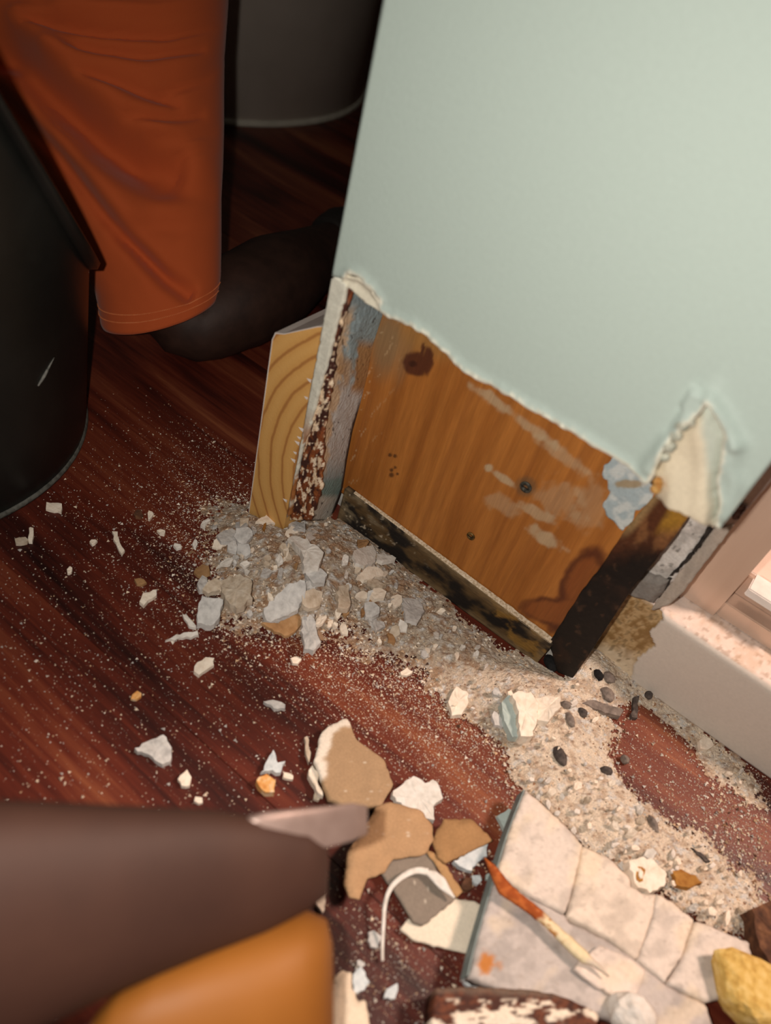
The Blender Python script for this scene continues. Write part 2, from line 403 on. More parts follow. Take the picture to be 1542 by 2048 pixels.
# blue-grey plaster between the bead and the board
nr, nc = 150, 34
yy = np.linspace(548, 1040, nr); L_ = np.interp(yy, rows_y, bead_r)-3; Rr = np.interp(yy, rows_y, board_l)+2
G = np.zeros((nr, nc, 3)); tt = np.linspace(0, 1, nc)
for i in range(nr):
    a = W(L_[i], yy[i], .006); b_ = W(Rr[i], yy[i], .066)
    G[i] = a*(1-tt[:, None])+b_*tt[:, None]
gp = np.stack(proj(G), -1)
hn = .006*(fbm(gp[..., 0]/26, gp[..., 1]/40, 4, 4)-.5)+.002*(fbm(gp[..., 0]/7, gp[..., 1]/9, 8, 3)-.5)
G += hn[..., None]*np.array([.55, -.83, 0])*np.sin(np.pi*np.clip(tt*1.0, .04, .96))[None, :, None]
def pcol(px, py):
    L = np.interp(py, rows_y, bead_r); Rg = np.interp(py, rows_y, board_l); t = (px-L)/(Rg-L)
    n = fbm(px/22, py/30, 4, 4); m = fbm(px/9, py/12, 14, 4)
    c = np.broadcast_to(lin((150, 170, 176)), px.shape+(3,)).copy()
    c = mix(c, lin((196, 196, 194)), sstep(730, 800, py+60*(n-.5))*sstep(970, 900, py))
    c = mix(c, lin((128, 158, 158)), sstep(945, 965, py+30*(n-.5)))
    c = mix(c, lin((205, 204, 196)), sstep(985, 1000, py))
    c = mix(c, lin((212, 188, 156)), sstep(.34, .16, t+.5*(m-.5))*sstep(600, 640, py)*sstep(960, 920, py))
    c = mix(c, lin((168, 128, 84)), sstep(.60, .74, t+.55*(n-.5)+.15*(m-.5))*sstep(670, 700, py)*sstep(800, 770, py))
    c = mix(c, lin((178, 140, 96)), sstep(.45, .6, n)*sstep(700, 730, py)*sstep(790, 760, py)*sstep(.7, .4, t)*.8)
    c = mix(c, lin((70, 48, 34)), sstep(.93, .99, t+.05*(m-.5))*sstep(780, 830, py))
    c = mix(c, lin((60, 42, 36)), sstep(.77, .82, fbm(px/5, py/9, 33, 3))*.9)
    return c
gc = pcol(gp[..., 0], gp[..., 1])
back = G+np.array([-.004, .008, 0])
V = np.concatenate([G.reshape(-1, 3), back.reshape(-1, 3)]); fs = []; k0 = nr*nc
for i in range(nr-1):
    for j in range(nc-1):
        a = i*nc+j; fs.append((a, a+nc, a+nc+1, a+1)); fs.append((a+k0, a+1+k0, a+nc+1+k0, a+nc+k0))
for i in range(nr-1):
    a = i*nc; fs.append((a, a+k0, a+nc+k0, a+nc)); a = i*nc+nc-1; fs.append((a, a+nc, a+nc+k0, a+k0))
for j in range(nc-1):
    fs.append((j, j+1, j+1+k0, j+k0)); a = (nr-1)*nc+j; fs.append((a, a+k0, a+1+k0, a+1))
MPL = cmat('crumbling_plaster', rough=.95, bump=.9, bscale=260, bdist=.0015, grain=.10, gscale=420)
ps = mesh('plaster_strip', V, fs, MPL, None, np.concatenate([gc.reshape(-1, 3)]*2), True)
tag(ps, 'crumbling blue-grey plaster strip along the left edge of the brown board', 'plaster')

# ---------------------------------------------------------------- the board in the hole
YB, YP = .067, .0622
MB = cmat('varnished_board', rough=.5, bump=.25, bscale=90, bdist=.0006, grain=.10, gscale=160, stretch=(6, 1, .35), spec=.35)
def boardcol(px, py, u, v, d):
    g = fbm(u*95+.6*fbm(u*12, v*9, 2, 2), v*5, 3, 4); g2 = fbm(u*420, v*14, 6, 3)
    c = mix(np.broadcast_to(lin((146, 88, 36)), (len(u), 3)), lin((172, 110, 50)), sstep(.2, .8, g))
    c = c*(.9+.2*g2)[:, None]
    c = mix(c, lin((112, 60, 28)), .22*sstep(.62, .72, fbm(u*150, v*3, 31, 3)))
    c = mix(c, lin((150, 112, 62)), .7*sstep(70, 20, np.hypot((px-880)/2.4, py-670)))
    c = mix(c, lin((132, 108, 78)), .8*sstep(60, 15, np.hypot((px-775), (py-690)/1.6)+30*(g-.5)))
    n = fbm(px/16, py/16, 12, 4); m = fbm(px/45, py/45, 22, 3)
    def rot(x0, y0, rx, ry, a):
        ca, sa = math.cos(a), math.sin(a); dx = px-x0; dy = py-y0
        return np.hypot((dx*ca+dy*sa)/rx, (-dx*sa+dy*ca)/ry)
    # greyish scuffs where plaster stuck
    for x0, y0, rx, ry, a, k in [(985, 800, 60, 12, .62, .75), (1075, 865, 60, 12, .62, .65), (1120, 905, 70, 14, .62, .5), (1090, 1075, 50, 16, .55, .8), (1075, 1025, 55, 14, .5, .65), (1120, 1000, 60, 40, .5, .35), (978, 935, 9, 9, 0, .9), (1010, 960, 30, 8, .6, .8), (1180, 1010, 40, 60, .3, .3), (1010, 1010, 40, 20, .4, .4)]:
        c = mix(c, lin((178, 156, 124)), k*sstep(1.15, .55, rot(x0, y0, rx, ry, a)+1.1*(n-.5)))
    # fine white scratches near the left edge
    c = mix(c, lin((205, 180, 140)), .4*sstep(.72, .80, fbm(px/4+py/7, py/17, 41, 3))*sstep(810, 720, px+.25*(py-800)))
    # dark knot
    kd = np.minimum(rot(833, 728, 27, 24, .4), np.minimum(rot(855, 722, 11, 30, .05), rot(845, 702, 4, 16, .12)))
    c = mix(c, lin((74, 36, 24)), .92*sstep(1.2, .8, kd+.5*(n-.5)))
    c = mix(c, lin((46, 22, 16)), .7*sstep(.6, .3, rot(826, 728, 16, 13, 0)+.5*(n-.5)))
    # water stain in the lower right corner
    st = np.minimum(rot(1165, 1160, 62, 36, -1.05), np.minimum(rot(1095, 1222, 58, 26, .15), rot(1150, 1230, 60, 40, 0)))
    ring = sstep(1.25, .85, st+.6*(m-.5)+.2*(n-.5))
    c = mix(c, lin((104, 46, 24)), .6*ring)
    c = mix(c, lin((60, 24, 16)), .7*ring*sstep(.62, .95, st+.3*(n-.5)))
    # small black mildew dots
    for x0, y0, r in [(780, 910, 4), (790, 912, 4), (783, 940, 4), (783, 950, 5), (790, 935, 3), (795, 948, 3)]:
        c = mix(c, lin((60, 34, 20)), .8*sstep(1.3, .6, np.hypot(px-x0, py-y0)/r))
    c = mix(c, lin((86, 74, 56)), .55*sstep(1.3, .7, rot(1052, 973, 21, 20, 0)))
    return c
bpoly = [(738, 520), (682, 985), (1088, 1300), (1270, 1085), (1335, 985), (1480, 700)]
board = wallsheet('wooden_board', bpoly, YB, .0013, .010, MB, None, None, boardcol)
tag(board, 'honey-brown varnished wooden board with dark knot and screw heads inside the hole', 'board')
# blue-white paint patch left on the board
def bluecol(px, py, u, v, d):
    n = fbm(px/14, py/14, 3, 4)
    c = mix(np.broadcast_to(lin((158, 172, 176)), (len(u), 3)), lin((190, 196, 194)), sstep(.4, .65, n))
    return mix(c, lin((150, 128, 92)), .85*sstep(1.1, .6, np.hypot((px-1262)/34, (py-968)/9)+.8*(n-.5)))
MBL = cmat('blue_paint_patch', rough=.85, bump=.5, bscale=300, grain=.06)
wallsheet('paint_patch', [(1208, 930), (1225, 915), (1262, 930), (1303, 962), (1312, 985), (1292, 1010), (1270, 1020), (1262, 1045), (1246, 1062), (1232, 1048), (1212, 1030), (1205, 1012), (1220, 985), (1216, 960), (1204, 948)],
          YB-.0008, .0012, .0008, MBL, board, lambda u, v, d: .0006*fbm(u*200, v*200, 3, 3), bluecol, amp=2.2, step=7)
MSC = nmat('dull_screw', [(.35, (44, 44, 40)), (.6, (92, 92, 84))], 400, rough=.55, metal=.6, bump=.3)
MSC2 = nmat('brass_screw', [(.35, (70, 52, 26)), (.6, (128, 100, 56))], 400, rough=.5, metal=.5, bump=.3)
def screw(px, py, r, mat):
    c = W(float(px), float(py), YB); th = np.arange(20)/20*2*np.pi; rings = []
    for rr, dy in [(1.0, .0006), (1.0, -.0008), (.86, -.0013), (.42, -.0013), (.38, .0004), (.02, .0006)]:
        rings.append(c+np.stack([np.cos(th)*r*rr, np.full(20, dy), np.sin(th)*r*rr], -1))
    s = loft('screw_head', rings, mat, board)
    bar = box('screw_slot', c+np.array([-.66*r, -.0015, -.0005]), c+np.array([.66*r, -.0012, .0005]), nmat('slot_dark', [(.4, (20, 18, 15)), (.6, (30, 26, 22))], 300, bump=0), board)
screw(1052, 974, .0052, MSC); screw(942, 1072, .0040, MSC2)

# mouldy bottom plate
MPT = cmat('mouldy_timber', rough=.8, bump=.5, bscale=160, grain=.22, gscale=260, stretch=(.5, 1, 2))
def platecol(px, py, u, v, d):
    n = fbm(u*45, v*70, 3, 5); m = fbm(u*80+5, v*110, 19, 5)
    c = mix(np.broadcast_to(lin((26, 20, 16)), (len(u), 3)), lin((86, 66, 40)), sstep(.42, .66, n))
    c = mix(c, lin((132, 98, 44)), sstep(.5, .66, m)*sstep(940, 1000, px)*.85)
    c = mix(c, lin((120, 106, 84)), sstep(.5, .7, m)*sstep(800, 740, px)*.8)
    c = mix(c, lin((120, 100, 72)), sstep(.010, .001, d)*sstep(.35, .6, n)*.7)
    return mix(c, lin((205, 190, 165)), sstep(.70, .80, fbm(px/6, py/6, 51, 4))*.6*sstep(900, 720, px))
zl = W(690., 975., YP)[2]; zr = W(1098., 1284., YP)[2]
xl = W(684., 1000., YP)[0]; xr_ = W(1088., 1312., YP)[0]
platP = np.array([(xl, 0), (xr_-.002, 0), (xr_+.001, zr), (xl, zl)])
us2 = np.arange(xl-.002, xr_+.004, .0013); vs2 = np.arange(-.002, max(zl, zr)+.003, .0013)
plate = sheet('bottom_plate', platP, us2, vs2, lambda u, v: np.stack([u, np.full_like(u, YP), v], -1), (0, -1, 0), YB-YP, MPT, None,
              lambda u, v, d: .0006*fbm(u*60, v*120, 3, 3), platecol)
tag(plate, 'black mould-stained timber strip lying along the foot of the brown board', 'timber')
# dust on its ledge
nL = 90; xs_ = np.linspace(xl+.01, xr_-.001, nL); dv = []; df = []
for i, x in enumerate(xs_):
    t = i/(nL-1); zz = zl+(zr-zl)*(x-xl)/(xr_-xl); hgt = .0008+.0026*t*float(.4+fbm(np.array(x*300), np.array(1.), 3, 3))
    y1 = YP-.0004*t; dv += [(x, y1, zz-.0006), (x, y1+.0012, zz+hgt*.5), (x, YB-.001, zz+hgt), (x, YB+.001, zz-.0006)]
for i in range(nL-1):
    for j in range(4): a = i*4+j; b_ = i*4+(j+1) % 4; df.append((a, b_, b_+4, a+4))
df += [(3, 2, 1, 0), tuple((nL-1)*4+j for j in range(4))]
MDU = nmat('pale_dust', [(.3, (150, 128, 100)), (.5, (200, 180, 152)), (.7, (226, 210, 188))], 500, bump=.9, bscale=900)
mesh('ledge_dust', dv, df, MDU, plate)

# black mouldy batten on the right
def batcol(px, py, u, v, d):
    n = fbm(u*70, v*50, 3, 5); m = fbm(u*130, v*60, 9, 5)
    c = mix(np.broadcast_to(lin((16, 12, 11)), (len(u), 3)), lin((52, 32, 22)), sstep(.52, .75, n)*.45)
    up = sstep(1130, 1060, py+60*(n-.5))
    c = mix(c, mix(np.broadcast_to(lin((78, 42, 22)), (len(u), 3)), lin((118, 78, 46)), sstep(.5, .66, m)), up)
    t = px-(1300-(py-1000)*.80)
    c = mix(c, lin((142, 116, 78)), sstep(26, 6, t)*sstep(1085, 1050, py)*.85)
    c = mix(c, lin((160, 118, 40)), sstep(1336, 1350, px+.6*(py-1010))*sstep(1080, 1040, py)*.8)
    return mix(c, lin((96, 66, 46)), sstep(.66, .76, fbm(px/11, py/13, 71, 4))*.3)
MBA = cmat('mouldy_batten', rough=.55, bump=.4, bscale=200, grain=.2, gscale=300)
bt = wallsheet('mouldy_batten', [(1335, 975), (1300, 1000), (1252, 1058), (1204, 1130), (1163, 1181), (1098, 1286), (1116, 1345), (1146, 1356), (1262, 1180), (1345, 1078), (1385, 1018), (1405, 950)], YB-.003, .0013, .012, MBA, None,
               lambda u, v, d: .0008*fbm(u*80, v*60, 3, 3), batcol, amp=.8, step=10)
tag(bt, 'black rotten upright batten at the right side of the brown board', 'timber')

# ---------------------------------------------------------------- right of the hole: rough plaster, kerb, door frame
YC = .114
ZC = float(W(1318., 1228., YC)[2])+.002
XC = float(W(1140., 1345., YC)[0])
YQ = .100
def gpcol(px, py, u, v, d):
    n = fbm(px/20, py/20, 5, 4)
    c = mix(np.broadcast_to(lin((176, 170, 164)), (len(u), 3)), lin((206, 200, 194)), sstep(.35, .65, n))
    c = mix(c, lin((96, 92, 86)), sstep(.68, .75, fbm(px/9, py/9, 9, 3))*.7)
    e = (px-1352)*.84+(py-1010)*.55
    c = mix(c, lin((190, 140, 60)), sstep(16, 4, e+8*(n-.5))*.8)
    c = mix(c, lin((196, 160, 100)), sstep(1, .4, np.hypot((px-1290)/26, (py-1112)/30)+.8*(n-.5)))
    return c
gpb = wallsheet('plaster_block', [(1350, 1000), (1428, 1040), (1428, 1052), (1330, 1180), (1312, 1205), (1262, 1190), (1262, 1150), (1290, 1105), (1318, 1060)], YQ, .0013, .03, MPL, None,
                lambda u, v, d: .003*fbm(u*90, v*90, 3, 4)*np.clip(d/.003, .2, 1), gpcol, amp=1.5, step=8)
tag(gpb, 'rough pale grey plaster between black batten and metal door frame', 'plaster')
o = wallsheet('plaster_lump', [(1252, 1168), (1272, 1140), (1300, 1148), (1338, 1160), (1326, 1186), (1308, 1206), (1278, 1196), (1250, 1186)], YQ-.004, .0012, .02, MPL, None,
          lambda u, v, d: .004*np.clip(d/.004, 0, 1)+.001*fbm(u*150, v*150, 3, 3), crm((128, 122, 116), .16, 5), amp=1.2)
tag(o, 'dark grey plaster lump wedged above the stained end of the kerb', 'plaster')
# caulk strip beside the frame
o = wallsheet('caulk_strip', [(1428, 1054), (1466, 1052), (1542, 962), (1600, 892), (1560, 880), (1448, 1030)], YQ+.002, .0016, .02, MPS, None,
          lambda u, v, d: .0012*fbm(u*60, v*60, 3, 3), crm((196, 178, 168), .08, 5), amp=.6)
cs = o
tag(o, 'grey-pink sealant strip running down the left edge of the metal door frame', 'sealant')
o = wallsheet('caulk_lower', [(1432, 1052), (1468, 1050), (1362, 1188), (1335, 1210), (1300, 1222), (1318, 1196)], YQ+.001, .0014, .02, MPS, cs,
          lambda u, v, d: .0016*fbm(u*90, v*90, 3, 3),
          lambda px, py, u, v, d: np.broadcast_to(lin((172, 160, 148)), (len(u), 3))*(.72+.5*fbm(px/9+py/40, py/30, 6, 4))[:, None], amp=.8)
for (x0, y0, x1, y1, wd) in [(1424, 1050, 1388, 1104, 5), (1386, 1106, 1342, 1152, 4), (1340, 1156, 1314, 1196, 5)]:
    wallsheet('dark_gap', [(x0-wd, y0), (x0+wd, y0+2), (x1+wd, y1), (x1-wd, y1)], YQ-.0032, .0010, .002, nmat('gap_black', [(.4, (24, 20, 18)), (.6, (52, 46, 42))], 200), gpb, amp=1.4, step=6)
wallsheet('paint_chip_hole', [(1462, 1026), (1478, 1004), (1494, 1014), (1486, 1024), (1478, 1038), (1464, 1040)], YQ-.0008, .0010, .0015, nmat('chip_dark', [(.4, (60, 42, 42)), (.6, (120, 100, 96))], 300), cs, amp=1.4, step=5)

# kerb under the door, rounded front edge, paint broken off at its left end
XE = 1.0; rr = .008; YEND = YC+.12
prof = [(YC, z) for z in np.linspace(0, ZC-rr, 46)]
prof += [(YC+rr-rr*math.cos(a), ZC-rr+rr*math.sin(a)) for a in np.linspace(0, math.pi/2, 9)[1:]]
prof += [(y, ZC) for y in np.linspace(YC+rr, YEND, 40)[1:]]
prof = np.array(prof); xk = np.concatenate([np.arange(XC, .46, .0014), np.linspace(.46, XE, 20)])
K = np.zeros((len(xk), len(prof), 3)); K[..., 0] = xk[:, None]; K[..., 1] = prof[None, :, 0]; K[..., 2] = prof[None, :, 1]
kpx, kpy = proj(K)
bound = np.array([(1250, 1180), (1312, 1212), (1326, 1240), (1300, 1262), (1310, 1292), (1275, 1318), (1262, 1362), (1250, 1400), (1000, 1400), (1000, 1150)], float)
brk = inside(jag(bound, 12, 3, True, 4), kpx, kpy) & (K[..., 1] < YC+.004)
edge, _, _ = segdist(bound, kpx, kpy)
n1 = fbm(kpx/24, kpy/24, 4, 4); n2 = fbm(kpx/9, kpy/9, 14, 4)
white = np.broadcast_to(lin((208, 197, 186)), K.shape)
stain = mix(mix(np.broadcast_to(lin((140, 108, 66)), K.shape), lin((186, 156, 114)), sstep(.35, .65, n2)), lin((214, 194, 166)), sstep(1275, 1330, kpy-(kpx-1200)*.25+70*(n1-.5)))
stain = mix(stain, lin((96, 76, 46)), sstep(.62, .72, n2)*.6)
kc = np.where(brk[..., None], stain, white)
topm = (K[..., 1] > YC+.003)
kc = np.where(topm[..., None], mix(mix(np.broadcast_to(lin((222, 204, 192)), K.shape), lin((150, 120, 96)), sstep(.60, .72, n2)*.5), lin((196, 160, 128)), sstep(.5, .75, n1)*.4), kc)
K[..., 1] += np.where(brk, .0022+.0022*(n2-.3), 0.0)
K[..., 2] += np.where(topm & (kpx < 1420), .0016*(n2-.4), 0)
nk, mk = K.shape[:2]; kv = K.reshape(-1, 3).tolist(); kf = []
for i in range(nk-1):
    for j in range(mk-1): a = i*mk+j; kf.append((a, a+mk, a+mk+1, a+1))
b0 = len(kv); kv += [(float(x), YEND, 0) for x in xk]; kcl = kc.reshape(-1, 3).tolist()+[[.5, .5, .5]]*nk
for i in range(nk-1): kf.append((i*mk+mk-1, (i+1)*mk+mk-1, b0+i+1, b0+i)); kf.append((i*mk, b0+i, b0+i+1, (i+1)*mk))
kf.append(tuple(range(mk))+(b0,)); kf.append((b0+nk-1,)+tuple((nk-1)*mk+j for j in range(mk-1, -1, -1)))
MK = cmat('kerb_paint', rough=.5, bump=.25, bscale=240, grain=.03, gscale=400)
kerb = mesh('door_kerb', kv, kf, MK, None, np.array(kcl), True)
tag(kerb, 'pale painted raised sill with stained broken left end under the metal frame', 'sill')
# thin plaster edge on the kerb's left side
pe = np.array([W(1250., 1178., YC-.001), W(1232., 1205., YC-.001), W(1200., 1252., YC-.001), W(1165., 1304., YC-.001), W(1136., 1346., YC-.001)])
tube('plaster_edge', smoothline(pe, 5), .0013, nmat('edge_plaster', [(.3, (190, 160, 120)), (.7, (226, 206, 180))], 300), kerb, n=7, up=(0, 1, 0))

# door frame
YR = float(F(1396., 1213., ZC)[1])
X1 = float(W(1364., 1188., YR)[0]); X2 = float(W(1430., 1228., YR)[0])
def metal(name, ramp, rough): return nmat(name, ramp, 12, rough=rough, bump=.04, bscale=300, metal=.35, stretch=(3, 3, .3), spec=.5)
MAL = metal('brushed_frame', [(.3, (196, 170, 152)), (.7, (216, 192, 174))], .34)
MAL2 = metal('frame_edge', [(.3, (170, 142, 124)), (.7, (205, 178, 160))], .4)
fr = empty('sliding_door_frame', (X1, YR, ZC)); tag(fr, 'pinkish metal sliding door frame standing on the raised sill at right', 'door frame')
box('jamb_post', (X1, YR, ZC), (X2, YR+.05, 1.6), MAL, fr, bev=.0008)
box('jamb_lip', (X1-.004, YR-.004, ZC), (X1+.0012, YR+.02, 1.6), MAL2, fr, bev=.0005)
box('bottom_rail', (X2+.0006, YR+.004, ZC), (XE, YR+.045, ZC+.017), MAL, fr, bev=.0010)
box('rail_upstand', (X2+.0006, YR+.022, ZC+.017), (XE, YR+.028, ZC+.040), MAL2, fr, bev=.0006)
pz = W(1508., 1152., YR+.03)
MWP = nmat('white_plastic', [(.3, (222, 214, 208)), (.7, (240, 234, 228))], 80, rough=.3, bump=.05)
box('guide_block', (pz[0], YR+.006, pz[2]-.0045), (pz[0]+.05, YR+.03, pz[2]+.004), MWP, fr, bev=.001)
MPK = nmat('pale_tile', [(.3, (226, 200, 184)), (.7, (236, 212, 198))], 20, rough=.4, bump=.03)
bf = box('floor_bathroom', (.2835, YEND, 0), (3, 2.59, ZC-.006), MPK); tag(bf, kind='structure')

# ---------------------------------------------------------------- pine baseboard on the return wall
pts = [W(497., 1031., 0.), W(545., 680., 0.), W(552., 672., 0.), W(637., 671., 0.)]
xA = pts[0][0]; zA = pts[1][2]; zB = pts[3][2]
prof = [(xA, 0), (xA-.0003, zA), (xA+.002, zA+.007), (xA+.010, zA+.011), (-.004, zB+.006), (-.0005, zB+.008), (-.0005, 0)]
MPI = None
def pine_mat():
    m, nt, b = nodes('pine_end_grain'); L = nt.links.new; N = nt.nodes.new
    tc = N('ShaderNodeTexCoord'); mp = N('ShaderNodeMapping'); L(tc.outputs['Object'], mp.inputs[0])
    mp.inputs['Location'].default_value = (-.12, 0, -.10); mp.inputs['Scale'].default_value = (1, 1, 1)
    wv = N('ShaderNodeTexWave'); wv.wave_type = 'RINGS'; wv.rings_direction = 'Y'; wv.inputs['Scale'].default_value = 22; wv.inputs['Distortion'].default_value = 1.6; wv.inputs['Detail'].default_value = 3; wv.inputs['Detail Scale'].default_value = 1.2
    L(mp.outputs[0], wv.inputs['Vector']); cr = N('ShaderNodeValToRGB'); e = cr.color_ramp.elements; e.new(.5)
    for i, (p, c) in enumerate([(.0, (208, 160, 92)), (.86, (202, 152, 84)), (1.0, (168, 114, 58))]): e[i].position = p; e[i].color = rgba(c)
    L(wv.outputs['Fac'], cr.inputs[0]); L(cr.outputs[0], b.inputs['Base Color']); b.inputs['Roughness'].default_value = .7
    add_bump(nt, b, 500, .25); return m
pine = empty('pine_baseboard', (xA, 0, 0)); tag(pine, 'pale pine baseboard with white painted face, its sawn end showing left of the hole', 'baseboard')
YS, YE = .0006, 2.55
P1 = [(x, YS, z) for x, z in prof]; P2 = [(x, YE, z) for x, z in prof]; k = len(prof)
mesh('pine_core', P1+P2, [tuple(range(k)), tuple(range(2*k-1, k-1, -1))]+[(i, (i+1) % k+0, (i+1) % k+k, i+k) for i in range(k)], pine_mat(), pine)
MWB = nmat('white_gloss', [(.3, (196, 186, 178)), (.7, (212, 204, 196))], 60, rough=.45, bump=.15)
t_ = .0008; q = [(x-(t_ if i < 3 else 0), z+(t_ if i > 1 else 0)) for i, (x, z) in enumerate(prof[:6])]
oo = [(x, z) for x, z in prof[:6]]
V = []
for y in (YS-.0004, YE): V += [(x, y, z) for x, z in q]+[(x+.0001, y, z-.0001) for x, z in oo]
f_ = []; n6 = 6
for i in range(n6-1):
    f_ += [(i, i+1, i+1+12, i+12), (6+i, 6+i+12, 6+i+13, 6+i+1), (i, 6+i, 7+i, i+1), (12+i, 13+i, 19+i, 18+i)]
f_ += [(0, 12, 18, 6), (5, 11, 23, 17)]
mesh('white_paint_layer', V, f_, MWB, pine)
# splinters along the sawn edge
for i, (x, y) in enumerate([(618, 760), (612, 795), (602, 858), (594, 885), (590, 905), (598, 875), (586, 920), (570, 1000)]):
    p = W(float(x), float(y), -.001); s = .0016+.0012*r2.random()
    mesh('splinter', [p+np.array([-s, -.0006, .3*s]), p+np.array([s, 0, -.7*s]), p+np.array([s, 0, .8*s]), p+np.array([.4*s, -.0016, .1*s])], [(0, 1, 2), (0, 3, 1), (1, 3, 2), (2, 3, 0)], MWB, pine)

# ---------------------------------------------------------------- far curved panel
ccx, ccy, cr_ = -1.059, .865, .3765
MGP = nmat('taupe_panel', [(.3, (186, 174, 162)), (.7, (196, 184, 172))], 14, rough=.55, bump=.08, bscale=200)
MRM = nmat('pale_rim', [(.3, (170, 164, 150)), (.7, (186, 180, 166))], 50, rough=.5, bump=.1)
gpn = empty('curved_panel', (ccx, ccy, 0)); tag(gpn, 'dark taupe curved cabinet side with pale rim, behind the orange shorts', 'cabinet')
th = np.linspace(0, 2*np.pi, 97)[:-1]
def ring(r, z): return np.stack([ccx+r*np.cos(th), ccy+r*np.sin(th), np.full(96, z)], -1)
loft('cabinet_side', [ring(cr_-.003, .012), ring(cr_-.003, 1.2)], MGP, gpn)
loft('base_rim', [ring(cr_-.02, 0), ring(cr_, 0), ring(cr_+.001, .004), ring(cr_, .010), ring(cr_-.004, .012), ring(cr_-.02, .012)], MRM, gpn)
bw = box('wall_back', (-3, 2.6, 0), (3, 2.7, 2.5), nmat('dim_back_wall', [(.3, (120, 110, 100)), (.7, (130, 120, 110))], 8, bump=.1)); tag(bw, kind='structure')

# ================================================================== things in the room
# black rubber tub at the left edge
B = F(np.array([172., 120, 60, 0]), np.array([850., 950, 1005, 1035]))[:, :2]
A_ = np.c_[2*B, np.ones(4)]; sol = np.linalg.lstsq(A_, (B**2).sum(1), rcond=None)[0]
bc = sol[:2]; br = float(np.sqrt(sol[2]+bc@bc))
MBK = nmat('black_rubber', [(.3, (15, 16, 15)), (.6, (24, 25, 23)), (.8, (38, 38, 35))], 9, rough=.42, bump=.15, bscale=60, distort=.6, spec=.45)
tub = empty('rubber_tub', (float(bc[0]), float(bc[1]), 0)); tag(tub, 'black rubber tub with sloping rim standing left of the rubble', 'tub')
pn = np.cross(ray(-10., 200.), ray(215., 585.)); pn /= np.linalg.norm(pn)
if pn[2] < 0: pn = -pn
pn = pn+np.array([0, 0, .0]); th = np.linspace(0, 2*np.pi, 73)[:-1]
def tubr(z, k=1.0): return (br+.016*np.clip(z/.25, 0, 1.6))*k
def tubring(t, off, zoff=0.0):
    out = []
    for a in th:
        zt = .2
        for _ in range(12):
            r = tubr(zt); p = np.array([bc[0]+r*math.cos(a), bc[1]+r*math.sin(a), 0])
            zt = float(np.clip(C[2]-(pn[0]*(p[0]-C[0])+pn[1]*(p[1]-C[1]))/pn[2], .08, .44))
        z = zt*t+zoff; r = tubr(z)+off
        out.append((bc[0]+r*math.cos(a), bc[1]+r*math.sin(a), max(z, .0)))
    return np.array(out)
outer = [tubring(0, -br+.002), tubring(0, -.012), tubring(0, -.004, .001), tubring(0, 0, .006)]+[tubring(t, 0) for t in np.linspace(.06, 1, 14)]
inner = [tubring(t, -.005) for t in np.linspace(1, .06, 10)]+[tubring(.04, -br+.002)]
loft('tub_body', outer+inner, MBK, tub)
lip = [tubring(1, .0, -.008), tubring(1, .007, -.007), tubring(1, .009, -.001), tubring(1, .006, .005), tubring(1, -.003, .006), tubring(1, -.007, .001), tubring(1, -.006, -.007)]
loft('tub_rim', lip+[lip[0]], MBK, tub, cap=False)
loft('base_rim', [tubring(0, -.006, 0), tubring(0, .0018, 0), tubring(0, .0022, .003), tubring(0, .0, .0055), tubring(0, -.006, .0055)], nmat('rubber_rim_highlight', [(.3, (60, 60, 56)), (.6, (100, 100, 94))], 200, rough=.4, bump=.2), tub)  # bottom rim's highlight painted in as a lighter grey rubber
# scuff mark on its side
def tubpt(px, py):
    p = C; r = ray(float(px), float(py)); t = .3
    for _ in range(900):
        q = C+r*t
        if math.hypot(q[0]-bc[0], q[1]-bc[1]) < tubr(q[2])+.0004: return q
        t += .0012
    return C+r*.8
sp = np.array([tubpt(x, y) for x, y in [(76, 772), (84, 756), (94, 738), (108, 715)]])
tube('scuff', smoothline(sp, 4), np.concatenate([np.linspace(.0006, .0022, 6), np.linspace(.0021, .0004, 7)]), nmat('scuff_grey', [(.3, (84, 84, 80)), (.6, (124, 122, 116))], 300, bump=.2), tub, n=6, flat=.3, up=tuple((-FWD).tolist()))

# ---------------------------------------------------------------- person kneeling: one leg in orange shorts
person = empty('person', (-.30, .12, 0)); tag(person, 'kneeling person in orange shorts, one bare leg stretched back along the floor', 'person')
ysr = np.array([0, 60, 120, 190, 260, 330, 400, 460, 520, 570, 600, 622, 640.])*1.0
ysr = np.concatenate([[-260, -180, -90], ysr])
le = np.interp(ysr, [-260, 0, 205, 300, 400, 500, 560, 610, 640], [-250, -130, 0, 55, 108, 158, 190, 200, 204])
ri = np.interp(ysr, [-260, 0, 60, 130, 210, 300, 400, 520, 600, 640], [480, 456, 452, 447, 447, 447, 442, 442, 441, 436])
dep = np.interp(ysr, [-260, 0, 300, 640], [.78, .80, .82, .845])
rings = []; nT = 120; rowsN = 110
yi = np.linspace(-260, 640, rowsN)
for y in yi:
    l = np.interp(y, ysr, le); r_ = np.interp(y, ysr, ri); d = np.interp(y, ysr, dep)
    # the hem hangs as a curve: right side higher than the middle
    sag = np.interp(y, [-260, 430, 560, 640], [0, 0, .6, 1.0])
    a = Dp(l, y+0*sag, d); b_ = Dp(r_, y-44*sag, d); c = (a+b_)/2; ax = (b_-a)/2
    bk = FWD*.75-DOWN*.66; bk = bk/np.linalg.norm(bk)*np.linalg.norm(ax)*.80
    ph = np.arange(nT)/nT*2*np.pi
    rings.append(c+np.cos(ph)[:, None]*ax+np.sin(ph)[:, None]*bk)
rings = np.array(rings)
gx, gy = proj(rings); ph = np.arange(nT)/nT*2*np.pi
front = np.clip(-np.sin(ph), 0, 1)[None, :]
h = np.zeros(gx.shape)
